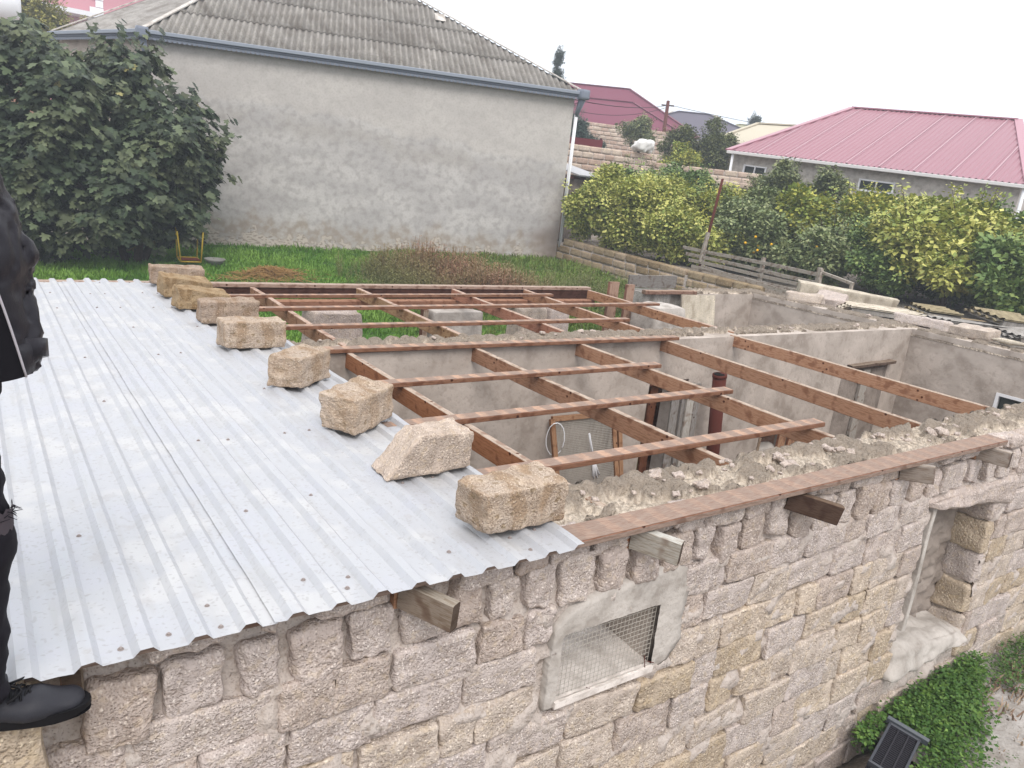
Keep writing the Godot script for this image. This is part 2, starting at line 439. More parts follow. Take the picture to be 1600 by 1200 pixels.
func front_wall(root: Node3D):
	# openings of the wall: x0, x1, y0, y1
	var holes = [[2.10, 2.73, -2.32, -1.97], [5.46, 6.50, -3.3, -1.88]]
	var nm = nz(2.2, 71, 4)
	var nu = 300
	var nv = 62
	var core = part("front_wall", grid(nu, nv, func(i, j):
		var x = -0.45 + 12.0 * i / nu
		var y = -3.95 + 2.44 * j / nv
		for h in holes:
			if x > h[0] - 0.005 and x < h[1] + 0.005 and y > h[2] - 0.005 and y < h[3] + 0.005: return null
		return V(x, y, FZ - 0.032 + nm.get_noise_2d(x, y) * 0.016 + nm.get_noise_2d(x * 5, y * 5) * 0.012 + (0.040 * smoothstep(0.04, 0.32, nm.get_noise_2d(x * 1.6 + 30.0, y * 2.6)) if y < -1.8 else -0.02))), M.mortar, root)
	# body of the wall behind the joints
	var st = st_new()
	var zb = -2.65; var zf = FZ - 0.062
	span(st, V(-0.45, -4.1, zb), V(2.10, -1.53, zf))
	span(st, V(2.10, -4.1, zb), V(2.73, -2.34, zf)); span(st, V(2.10, -1.97, zb), V(2.73, -1.53, zf))
	span(st, V(2.73, -4.1, zb), V(5.46, -1.53, zf))
	span(st, V(5.46, -4.1, zb), V(6.50, -3.3, zf)); span(st, V(5.46, -3.3, zb), V(6.50, -1.88, zb + 0.10)); span(st, V(5.46, -1.88, zb), V(6.50, -1.53, zf))
	span(st, V(6.50, -4.1, zb), V(11.55, -1.53, zf))
	part("wall_core", done(st), M.plaster, core)
	# stones, course by course
	var rows = [[-1.605, -1.495, 0], [-1.80, -1.612, 1], [-1.99, -1.81, 2], [-2.19, -2.0, 2], [-2.40, -2.20, 2], [-2.61, -2.41, 2], [-2.83, -2.62, 2], [-3.05, -2.84, 2], [-3.27, -3.06, 2], [-3.50, -3.28, 2], [-3.72, -3.51, 2], [-3.94, -3.73, 2]]
	var sd = 100
	for r in rows.size():
		var y0 = rows[r][0]; var y1 = rows[r][1]; var kind = rows[r][2]
		var x = 0.17 + (0.0 if kind < 2 else -0.25 + 0.21 * (r % 2))
		while x < 11.4:
			var w = rr(0.17, 0.33) if kind == 0 else (rr(0.175, 0.235) if kind == 1 else rr(0.30, 0.46))
			if kind == 2 and rng.randf() < 0.22: w = rr(0.16, 0.24)
			var gp = 0.011 if kind < 2 else 0.005
			var a = x + gp; var b = x + w - gp
			x += w + rr(0.0, 0.008)
			var ya = y0; var yb = y1
			# keep clear of the openings and the cement round the window
			if kind == 0:
				ya += rr(-0.02, 0.035)
				if rng.randf() < 0.1: continue
			if kind == 1:
				ya += rr(-0.03, 0.02)
				yb += rr(-0.01, 0.03)
			for h in [[2.035, 2.89, -2.40, -1.80], [5.38, 6.54, -3.45, -1.86]]:
				var cy = (ya + yb) / 2
				if cy > h[2] and cy < h[3] and b > h[0] and a < h[1]:
					if a < h[0] and h[0] - a >= b - h[1]: b = h[0]
					else: a = h[1]
					if b > h[1] and a < h[1]: a = h[1]
			if b - a < 0.07: continue
			var cx = (a + b) / 2; var cy2 = (ya + yb) / 2
			if not seen(cx, cy2): continue
			if cy2 < gy(cx, FZ) - 0.12: continue
			var dep = 0.13
			var proud = rr(-0.008, 0.016) + (rr(-0.012, 0.02) if kind < 2 else 0.0)
			var jx = 0.016; var jy = 0.012
			var cj = jitter(jx, jy, 0.012)
			if kind == 1:     # these stand on end and narrow towards the foot
				var tp = rr(0.0, 0.03)
				for c in [0, 4]: cj[c].x += tp
				for c in [1, 5]: cj[c].x -= rr(0.0, 0.03)
				for c in [0, 1, 4, 5]: cj[c].y += rr(-0.03, 0.015)
			sd += 1
			var big = cx < 3.0
			var m = rock(V(b - a + 0.002, yb - ya + 0.002, dep), rr(0.010, 0.024) + (0.008 if kind < 2 else 0.0), 0.017 if kind < 2 else 0.014, 12.0, sd, 12 if big else 8, cj)
			var k = [0, 1, 2, 5, 7, 0, 2][rng.randi() % 7]
			if r >= 4 and rng.randf() < (0.7 if cx < 6 else 0.55): k = [3, 4, 6][rng.randi() % 3]
			if r == 3 and rng.randf() < 0.12: k = 3
			var s = part("stone", m, M.stone[k], core, V(cx, cy2, FZ - dep / 2 + proud))
			s.rotation = V(rr(-0.03, 0.03), rr(-0.04, 0.04), rr(-0.02, 0.02))
	# chips in the joints under the battens
	st = st_new()
	var chips = []
	for i in 46:
		var cx = rr(0.2, 9.5)
		chips.append([V(cx, rr(-1.56, -1.5), FZ - rr(0.0, 0.05)), rr(0.03, 0.075)])
	var base = rock(V(1, 0.6, 0.8), 0.3, 0.25, 1.6, 77, 4)
	for c in chips:
		st.append_from(base, 0, Transform3D(Basis.from_euler(V(rr(-1, 1), rr(-3, 3), rr(-1, 1))).scaled(Vector3.ONE * c[1]), c[0]))
	stuff(part("rubble_chips", st.commit(), M.stone[1], core))
	# cement round the window
	var outer = [Vector2(2.035, -2.37), Vector2(2.03, -2.15), Vector2(2.045, -1.93), Vector2(2.14, -1.85), Vector2(2.30, -1.81), Vector2(2.45, -1.80), Vector2(2.62, -1.77), Vector2(2.76, -1.76), Vector2(2.88, -1.80), Vector2(2.93, -1.95), Vector2(2.91, -2.1), Vector2(2.93, -2.24), Vector2(2.85, -2.33), Vector2(2.74, -2.365), Vector2(2.6, -2.335), Vector2(2.4, -2.34), Vector2(2.2, -2.345)]
	var inner = [Vector2(2.105, -2.318), Vector2(2.10, -1.975), Vector2(2.725, -1.975), Vector2(2.73, -2.318)]
	var cen = Vector2(2.42, -2.14)
	var pn = nz(3.5, 72, 3)
	part("cement_surround", grid(180, 6, func(i, j):
		var an = -TAU * i / 180.0
		var dir = Vector2(cos(an), sin(an))
		var o = ray_poly(cen, dir, outer); var q = ray_poly(cen, dir, inner)
		var rim = 0.010 * pn.get_noise_1d(i * 3.0)
		var p = cen + dir * lerpf(q, maxf(o + rim, q + 0.012), j / 5.0 if j < 6 else 1.0)
		var z = FZ + 0.006 + pn.get_noise_2d(p.x * 3, p.y * 3) * 0.006
		if j == 6: z = FZ - 0.04
		return V(p.x, p.y, z)), M.cement, core)
	# reveal lined with cement: a sill and two jambs
	var win = part("window", box_mesh(V(2.415, -2.335, -2.44), V(0.64, 0.035, 0.42), Basis.from_euler(V(0.05, 0, 0))), M.sill, root)
	st = st_new()
	for i in 24:
		var x = 2.112 + i * 0.0264
		box(st, V(x, -2.145, -2.262), V(0.0021, 0.35, 0.0021))
	for i in 14:
		box(st, V(2.415, -2.315 + i * 0.0262, -2.264), V(0.62, 0.0021, 0.0021))
	part("wire_mesh", done(st), M.paint.wire, win)
	st = st_new()
	timber(st, V(2.715, -2.32, -2.275), V(2.715, -1.98, -2.275), 0.016, 0.02, L(170, 160, 148), L(150, 138, 126), L(120, 110, 100))
	part("lath", done(st), M.wood, win)
	for q in [[V(2.30, -2.322, -2.25), V(2.33, -2.335, -2.235)], [V(2.70, -2.30, -2.25), V(2.73, -2.305, -2.225)], [V(2.69, -2.27, -2.26), V(2.685, -2.33, -2.24)]]:
		st = st_new(); tube(st, [q[0], q[1]], [0.0025, 0.0025], 5)
		part("nail", done(st), M.paint.rust, win)
	# walled-up doorway to the right
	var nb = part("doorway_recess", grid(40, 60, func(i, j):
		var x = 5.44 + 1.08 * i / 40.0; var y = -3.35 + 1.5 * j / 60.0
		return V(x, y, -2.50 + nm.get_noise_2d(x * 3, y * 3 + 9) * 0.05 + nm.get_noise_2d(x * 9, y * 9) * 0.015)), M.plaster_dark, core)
	for i in 5:
		var hgt = 0.27
		var yb = -1.95 - i * 0.28
		part("stone", rock(V(0.12, hgt, 0.27), 0.03, 0.03, 5.0, 600 + i, 6, jitter(0.02, 0.015, 0.015)), M.stone[[1, 4, 0, 4, 3][i]], core, V(6.53, yb - hgt / 2, -2.385))
	timber_part("plaster_edge", core, V(5.442, -1.90, FZ - 0.006), V(5.452, -2.90, FZ - 0.006), 0.045, 0.05, L(196, 206, 210), L(186, 198, 206), L(160, 160, 160), M.cement, 0.006, Vector3.BACK)
	part("lintel_stone", rock(V(1.45, 0.24, 0.30), 0.08, 0.06, 3.0, 640, 12, [V(0.02, 0.16, 0), V(-0.05, -0.02, 0), V(0, 0, 0), V(0, 0.02, 0), V(0.05, 0.15, 0.0), V(-0.05, -0.02, 0), V(0.03, 0, -0.02), V(0, 0.02, -0.02)]), M.stone[1], core, V(6.05, -1.955, FZ - 0.09))
	part("cement_ledge", rock(V(1.25, 0.30, 0.36), 0.07, 0.05, 5.0, 650, 14, [V(0, 0, 0), V(0, 0, 0), V(0.1, -0.02, -0.1), V(-0.1, -0.16, -0.1), V(0, 0, 0.03), V(0, 0, 0.03), V(0.1, -0.05, -0.02), V(-0.1, -0.18, -0.02)]), M.cement, core, V(5.93, -3.13, FZ - 0.12))

func ray_poly(c: Vector2, d: Vector2, poly: Array) -> float:
	var best = 0.3
	for i in poly.size():
		var a: Vector2 = poly[i] - c; var e: Vector2 = poly[(i + 1) % poly.size()] - poly[i]
		var den = d.cross(e)
		if absf(den) < 1e-9: continue
		var t = a.cross(e) / den; var s = a.cross(d) / den
		if t > 0 and s >= 0 and s <= 1: best = t
	return best

# lumpy mortar bed along a wall top; it kept the print of the roof ribs (0.15 m apart)
func wall_cap(nm: String, parent: Node, x0: float, x1: float, z0: float, z1: float, y: float, sd: int, pale: float, rough := 1.0):
	var n1 = nz(2.6, sd, 4); var n2 = nz(9.0, sd + 1, 3); var n3 = nz(1.3, sd + 2, 3); var cr = nz(3.2, sd + 3, 1, FastNoiseLite.TYPE_CELLULAR)
	cr.cellular_return_type = FastNoiseLite.RETURN_DISTANCE2_SUB
	cr.cellular_jitter = 1.1
	var nu = int((x1 - x0) / 0.016); var nv = int((z1 - z0) / 0.016)
	var pal = func(x, z): return smoothstep(0.10, 0.22, n3.get_noise_2d(x * 1.7, z * 2.2) + pale * (z - z0) / (z1 - z0) - 0.18 - 0.05 * pale)
	part(nm, grid(nu, nv, func(i, j):
		var x = x0 + (x1 - x0) * i / nu; var z = z1 + (z0 - z1) * j / nv
		var tz = (z - z0) / (z1 - z0)
		var edge = minf(tz, 1 - tz) * (z1 - z0)
		var ph = fposmod((x + n1.get_noise_2d(x, z) * 0.05 - 0.2) / 0.15, 1.0)
		var wave = pow(absf(sin(PI * ph)), 0.7)
		var p = pal.call(x, z)
		var hh = y + 0.006 + 0.042 * wave * (1 - p * 0.85) * rough + n1.get_noise_2d(x * 1.4, z * 1.4) * 0.022 * rough + n2.get_noise_2d(x * 0.7, z * 0.5) * 0.010 + n2.get_noise_2d(x * 3.5, z * 3.5) * 0.011 * p
		hh -= 0.02 * smoothstep(0.07, 0.0, cr.get_noise_2d(x * 1.3, z) + 1.0) * (1 - p)
		hh += -0.02 * p
		var ex = minf(x - x0, x1 - x)
		if ex < 0.03: hh -= (0.03 - ex) * 1.6
		if i == 0 or i == nu: hh = y - 0.10
		if edge < 0.06: hh -= pow((0.06 - edge) / 0.06, 2.0) * 0.04
		if j == 0 or j == nv: hh = y - 0.10
		var w = absf(n1.get_noise_2d(x * 3, z)) * 0.05 * smoothstep(0.12, 0.0, edge)
		if j == 0 or j == nv: w = 0.05
		return V(x, hh, z + (w if tz < 0.5 else -w)), func(i, j):
		var x = x0 + (x1 - x0) * i / nu; var z = z1 + (z0 - z1) * j / nv
		var p = pal.call(x, z)
		var sp = n2.get_noise_2d(x * 6, z * 6)
		return Color(0.37, 0.35, 0.33).lerp(Color(0.92, 0.90, 0.86), p * clampf(0.6 + sp * 1.2, 0.1, 1.0))), M.mortar_v, parent)

func ruin():
	var root = thing("roofless_outbuilding", "roofless shell limestone outbuilding with bare rafters and half a metal roof", "building")
	front_wall(root)
	# ---- inner walls
	var st = st_new()
	var zf = -5.56; var zb = -5.93; var yt = -1.50; var yb = -4.0
	for s in [[-0.3, 5.93, yb, yt], [6.55, 8.05, yb, yt], [8.95, 9.62, yb, yt], [10.75, 11.2, yb, yt]]: span(st, V(s[0], s[2], zb), V(s[1], s[3], zf))
	span(st, V(5.93, -1.97, zb), V(6.55, yt, zf)); span(st, V(8.05, -2.76, zb), V(8.95, yt, zf)); span(st, V(8.05, yb, zb), V(8.95, -3.45, zf))
	span(st, V(9.62, -2.02, zb), V(10.75, yt, zf)); span(st, V(9.62, yb, zb), V(10.75, -2.02, zf - 0.08))
	span(st, V(-0.3, yb, -5.56), V(-0.02, yt, -2.65))
	var mid = part("middle_wall", done(st), M.plaster, root)
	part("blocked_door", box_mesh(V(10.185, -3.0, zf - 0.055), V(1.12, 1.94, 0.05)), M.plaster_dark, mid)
	timber_part("door_post", mid, V(10.22, -3.7, zf - 0.0), V(10.20, -2.02, zf - 0.0), 0.17, 0.05, L(190, 184, 176), L(182, 176, 168), L(150, 140, 130), M.wood, 0.004, Vector3.BACK)
	timber_part("door_lintel", mid, V(9.7, -1.985, zf + 0.03), V(10.78, -1.955, zf + 0.05), 0.1, 0.045, L(150, 134, 118), L(112, 94, 82), L(80, 66, 58))
	timber_part("door_lintel", mid, V(9.75, -2.03, zf + 0.02), V(10.6, -2.01, zf + 0.03), 0.06, 0.03, L(130, 116, 104), L(96, 82, 72), L(80, 66, 58))
	wall_cap("middle_wall_cap", root, 2.0, 11.25, -5.96, -5.63, -1.50, 210, 0.25, 1.0)
	st = st_new()
	span(st, V(11.2, -4.0, -8.75), V(11.55, -2.5, -2.65)); span(st, V(11.2, -2.5, -8.75), V(11.55, -1.50, -4.25)); span(st, V(11.2, -2.5, -3.70), V(11.55, -1.50, -2.65)); span(st, V(11.2, -2.08, -4.25), V(11.55, -1.50, -3.70))
	var ew = part("end_wall", done(st), M.plaster, root)
	st = st_new()
	for q in [[V(11.2, -2.5, -4.25), V(11.24, -2.08, -4.21)], [V(11.2, -2.5, -3.74), V(11.24, -2.08, -3.70)], [V(11.2, -2.12, -4.21), V(11.24, -2.08, -3.74)], [V(11.2, -2.5, -4.21), V(11.24, -2.46, -3.74)]]: span(st, q[0] - V(0.01, 0, 0), q[1])
	var wn = part("small_window", done(st), M.paint.white, root)
	part("pane", box_mesh(V(11.26, -2.29, -3.975), V(0.006, 0.34, 0.47)), M.paint.glass, wn)
	wall_cap("end_wall_cap", root, 11.195, 11.555, -8.8, -2.3, -1.50, 220, 0.5, 0.6)
	st = st_new()
	span(st, V(9.75, -4.0, -8.75), V(11.2, -1.52, -8.42)); 
	part("back_wall", done(st), M.plaster, root)
	wall_cap("back_wall_cap", root, 9.7, 11.2, -8.78, -8.40, -1.50, 230, 0.4, 0.7)
	wall_cap("front_wall_cap", root, 2.0, 11.3, -2.72, -2.30, -1.485, 203, 0.75, 1.0)
	# loose chips and stones lying in the mortar beds
	var bed = [rock(V(1, 0.5, 0.8), 0.2, 0.22, 1.6, 241, 6), rock(V(0.8, 0.45, 1), 0.15, 0.25, 1.9, 242, 6)]
	var beds = st_new()
	for i in 170:
		var q = rng.randf()
		var p = V(rr(2.3, 9.5), -1.455, rr(-2.66, -2.36)) if q < 0.6 else (V(rr(2.1, 11.0), -1.462, rr(-5.9, -5.68)) if q < 0.85 else V(rr(11.25, 11.5), -1.465, rr(-8.4, -2.6)))
		var s = 0.022 + 0.055 * pow(rng.randf(), 3.0)
		beds.append_from(bed[i % 2], 0, Transform3D(Basis.from_euler(V(rr(-0.4, 0.4), rr(0, TAU), rr(-0.4, 0.4))).scaled(Vector3.ONE * s), p))
	stuff(part("bed_rubble", beds.commit(), M.stone[5], root))
	part("room_floor", box_mesh(V(5.45, -3.75, -4.1), V(11.5, 0.06, 2.9)), M.floor_brown, root)
	part("back_floor", box_mesh(V(6.6, -3.40, -7.15), V(9.2, 0.06, 2.44)), M.floor_brown, root)
	# ---- rafters: orange inside, weathered tails outside
	var RX = [[0.165, 0.165], [1.25, 1.25], [2.44, 2.45], [3.635, 3.635], [4.84, 4.84], [6.02, 5.93], [7.22, 7.27]]
	for i in RX.size():
		var xb = RX[i][0]; var xf = RX[i][1]
		var o = L(186, 142, 112) * rr(0.85, 1.1); var tp = L(196, 178, 162)
		if i == 2: o = L(178, 122, 86)
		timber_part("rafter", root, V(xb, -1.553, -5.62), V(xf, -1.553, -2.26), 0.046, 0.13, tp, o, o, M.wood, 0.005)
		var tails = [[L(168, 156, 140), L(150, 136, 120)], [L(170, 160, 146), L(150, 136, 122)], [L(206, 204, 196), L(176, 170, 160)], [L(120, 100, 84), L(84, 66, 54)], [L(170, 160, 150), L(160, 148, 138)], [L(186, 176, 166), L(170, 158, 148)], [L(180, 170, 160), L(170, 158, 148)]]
		var tip = [-2.205, -2.0, -2.0, -2.0, -2.03, -2.0, -2.0][i]
		var te = [V(0.165, -1.57, -2.205), V(1.37, -1.568, -2.05), V(2.57, -1.566, -2.055), V(3.88, -1.615, -2.07), V(4.93, -1.53, -2.085), V(5.97, -1.555, -2.06), V(7.3, -1.555, -2.06)][i]
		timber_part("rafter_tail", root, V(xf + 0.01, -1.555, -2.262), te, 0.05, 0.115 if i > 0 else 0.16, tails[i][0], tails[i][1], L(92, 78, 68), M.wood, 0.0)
	var RB = [[2.5, 2.55], [3.77, 3.81], [5.0, 5.14], [6.13, 6.30], [7.38, 7.47]]
	for q in RB:
		var o = L(178 + rr(-10, 10), 136 + rr(-8, 8), 106)
		timber_part("rafter", root, V(q[0], -1.545, -5.70), V(q[1], -1.545, -8.50), 0.05, 0.125, L(198, 174, 158), o, o, M.wood, 0.005)
	# ---- battens
	var B = [[1.9, 4.97, -2.965, -2.965, 0.105], [1.9, 4.97, -3.78, -3.80, 0.10], [1.9, 4.97, -4.60, -4.605, 0.10], [1.9, 6.17, -5.59, -5.52, 0.11], [1.95, 6.32, -6.42, -6.44, 0.09], [1.95, 7.75, -7.22, -7.36, 0.09], [1.95, 6.40, -7.88, -8.02, 0.075]]
	for b in B: batten(root, V(b[0], ROOF - 0.017, b[2]), V(b[1], ROOF - 0.017, b[3]), b[4], 0.036)
	batten(root, V(0.05, ROOF - 0.019, -2.25), V(6.12, ROOF - 0.019, -2.235), 0.15, 0.036)
	for z in [-2.965, -3.78, -4.6, -5.59, -6.42, -7.22, -7.9]:
		timber_part("batten", root, V(0.05, ROOF - 0.034, z), V(1.895, ROOF - 0.034, z), 0.1, 0.034, L(150, 116, 96), L(140, 96, 74), L(130, 90, 70))
	# back edge: a pale rail on a dark fascia, and the beam on the pillars
	timber_part("eave_rail", root, V(0.1, ROOF - 0.012, -8.56), V(7.55, ROOF - 0.02, -8.60), 0.10, 0.045, L(186, 166, 152), L(176, 150, 136), L(150, 120, 100))
	timber_part("fascia_board", root, V(0.1, -1.555, -8.545), V(7.5, -1.56, -8.575), 0.025, 0.13, L(110, 84, 72), L(86, 58, 48), L(90, 70, 60))
	timber_part("pillar_beam", root, V(0.3, -1.66, -8.40), V(7.5, -1.66, -8.44), 0.12, 0.10, L(172, 132, 108), L(154, 114, 92), L(140, 100, 80))
	# ---- porch pillars
	var pil = [[3.44, 0.60, M.stone[1], 701], [5.07, 0.74, M.cement, 702]]
	for p in pil:
		part("porch_pillar", rock(V(p[1], 1.9, 0.42), 0.05, 0.05 if p[3] == 701 else 0.02, 4.0, p[3], 10), p[2], root, V(p[0], -2.67, -8.36))
	var p3 = part("porch_pillar", rock(V(0.5, 0.9, 0.4), 0.04, 0.03, 4.0, 703, 8), M.stone[4], root, V(6.5, -2.75, -8.36))
	for q in [[6.28, 0.42, M.stone[3]], [6.71, 0.36, M.stone[0]]]: part("stone", rock(V(q[1], 0.62, 0.4), 0.04, 0.03, 4.0, 704, 7), q[2], p3, V(q[0] - 6.5, 0.76, 0.0))
	timber_part("post", root, V(4.63, -3.3, -8.30), V(4.63, -1.71, -8.30), 0.07, 0.10, L(190, 172, 156), L(120, 84, 68), L(120, 84, 68), M.wood, 0.003, Vector3.BACK)
	for q in [[7.62, -1.30, 0.18, -8.15], [7.92, -1.33, 0.15, -8.12]]:
		timber_part("post", root, V(q[0], -3.3, q[3]), V(q[0], q[1], q[3]), 0.05 if q[2] < 0.1 else q[2], 0.06, L(178, 148, 130), L(150, 110, 92), L(160, 130, 110), M.wood, 0.003, Vector3.BACK)
	timber_part("post", root, V(7.50, -3.3, -7.8), V(7.52, -1.75, -7.8), 0.16, 0.04, L(150, 100, 80), L(126, 74, 58), L(126, 74, 58), M.wood, 0.003, Vector3.BACK)
	roof_sheets(root)

func batten(root, a: Vector3, b: Vector3, w: float, h: float):
	var st = st_new()
	timber(st, a, b, w, h - 0.004, L(150, 110, 90), L(148, 108, 86) if w < 0.13 else L(158, 138, 125), L(150, 110, 94), 0.0)
	var o = part("batten", done(st), M.wood, root)
	# the top face with the print of the roof ribs
	st = st_new()
	var n = 24
	var d = (b - a)
	var up = V(0, h / 2, 0)
	var len = d.length()
	var off = fposmod(a.x - 0.13, 0.15)
	st.set_color(Color.WHITE)
	for i in n:
		var p = a + d * (i / float(n)) + up; var q = a + d * ((i + 1) / float(n)) + up
		var u0 = (off + len * i / n) / 1.2; var u1 = (off + len * (i + 1) / n) / 1.2
		var hw = V(0, 0, w / 2 - 0.004)
		quad_uv(st, [p + hw, q + hw, q - hw, p - hw], [Vector2(u0, 0), Vector2(u1, 0), Vector2(u1, 1), Vector2(u0, 1)])
	part("worn_face", done(st), M.batten if w < 0.13 else M.batten_front, o)

func roof_sheets(root):
	var nw = nz(0.8, 81, 3); var nd = nz(6.0, 82, 2)
	var edges = [[-0.03, 0.735], [0.725, 1.385], [1.375, 2.03]]
	for e in edges.size():
		var x0 = edges[e][0]; var x1 = edges[e][1]
		var lift = 0.003 * (e % 2)
		# profile points across the sheet
		var xs = [x0]
		var k = ceili((x0 - 0.2 - 0.04) / 0.15)
		while 0.2 + 0.15 * k - 0.04 < x1:
			for d in [-0.036, -0.017, 0.017, 0.036]:
				var x = 0.2 + 0.15 * k + d
				if x > x0 + 0.003 and x < x1 - 0.003: xs.append(x)
			var xm = 0.2 + 0.15 * k + 0.075
			if xm > x0 + 0.003 and xm < x1 - 0.003: xs.append(xm)
			k += 1
		xs.append(x1)
		var nv = 90
		var hgt = func(x, z):
			var ph = absf(fposmod(x - 0.2 + 0.075, 0.15) - 0.075)
			var y = ROOF + 0.004 + lift + 0.020 * clampf((0.036 - ph) / 0.019, 0, 1)
			if e == 1 and (x < x0 + 0.004 or x > x1 - 0.004): y += 0.002 + 0.004 * maxf(0.0, nd.get_noise_2d(7.0, z * 0.3))
			return y + nw.get_noise_2d(x * 3, z) * 0.006 + 0.004 * nd.get_noise_2d(x, z)
		var st = st_new()
		st.set_smooth_group(-1)
		for i in xs.size() - 1:
			for j in nv:
				var za = -8.62 + 6.51 * j / nv; var zb = -8.62 + 6.51 * (j + 1) / nv
				var xa = xs[i]; var xb = xs[i + 1]
				if e == 2: pass
				quad(st, V(xa, hgt.call(xa, zb), zb), V(xb, hgt.call(xb, zb), zb), V(xb, hgt.call(xb, za), za), V(xa, hgt.call(xa, za), za))
		var sh = part("roof_sheet", done(st), M.zinc, root)
		# screws with washers
		st = st_new()
		var rows = [-2.19, -2.31, -2.96, -3.79, -4.60, -5.56, -6.42, -7.22, -7.9, -8.5]
		var cap := SphereMesh.new(); cap.radius = 0.006; cap.height = 0.009; cap.radial_segments = 8; cap.rings = 4
		var was := CylinderMesh.new(); was.top_radius = 0.0085; was.bottom_radius = 0.0095; was.height = 0.003; was.radial_segments = 10
		for z in rows:
			var x = 0.275 + 0.15 * ceili((x0 - 0.26) / 0.15)
			while x < x1 - 0.02:
				if rng.randf() < 0.45:
					var p = V(x + rr(-0.02, 0.02), 0, z + rr(-0.03, 0.03))
					p.y = hgt.call(p.x, p.z)
					st.append_from(was, 0, Transform3D(Basis.IDENTITY, p + V(0, 0.001, 0)))
					st.append_from(cap, 0, Transform3D(Basis.IDENTITY, p + V(0, 0.004, 0)))
				x += 0.15
		stuff(part("screws", st.commit(), M.paint.screw, sh))

func loose_blocks():
	# [centre x, z, yaw, size, material, label, corner shifts]
	var B = [
		[1.835, -2.40, 0.09, V(0.46, 0.20, 0.23), M.block_tan, "tan limestone block nearest the front edge of the metal roof", 1],
		[1.775, -3.06, 0.02, V(0.43, 0.21, 0.20), M.block_pale, "pale shelly block with one corner broken away to a slope", 2],
		[1.745, -3.80, 0.62, V(0.42, 0.20, 0.23), M.block_tan, "limestone block set askew with a dark pitted upper edge", 0],
		[1.715, -4.66, 0.72, V(0.40, 0.20, 0.23), M.block_tan, "rounded limestone block turned aslant beside the middle wall batten", 0],
		[1.70, -5.66, 0.0, V(0.46, 0.20, 0.20), M.block_tan, "squared tan block with brown streaks standing level with the middle wall", 0],
		[1.755, -6.52, 0.02, V(0.47, 0.19, 0.19), M.block_grey, "ribbed block with a green mossy right end on the metal roof", 0],
		[1.71, -7.12, -0.02, V(0.50, 0.20, 0.22), M.block_moss, "yellow lichened block whose right top slopes down", 3],
		[1.70, -7.72, 0.04, V(0.48, 0.20, 0.20), M.block_moss, "mossy brown block between the sloping block and the grey one", 3],
		[1.73, -8.32, -0.15, V(0.50, 0.19, 0.22), M.block_grey, "grey limestone block farthest back at the rear edge of the roof", 4]]
	for i in B.size():
		var b = B[i]
		var cj = jitter(0.014, 0.01, 0.012)
		if b[6] == 2: cj[2] += V(0.13, 0, 0); cj[6] += V(0.13, 0, 0); cj[0] += V(-0.03, 0, 0); cj[4] += V(-0.03, 0.0, 0)
		if b[6] == 3: cj[3] += V(-0.05, -0.05, 0); cj[7] += V(-0.05, -0.06, 0)
		if b[6] == 1: cj[0] += V(0.02, 0.02, 0); cj[4] += V(0.03, 0.02, 0)
		var m = rock(b[3], 0.014, 0.014, 11.0, 900 + i, 16, cj)
		var o = part("loose_block", m, b[4], self, V(b[0], ROOF + 0.030 + b[3].y / 2 - 0.003, b[1]))
		o.rotation.y = b[2]
		tag(o, b[5], "stone block", "loose blocks weighing down the metal roof")

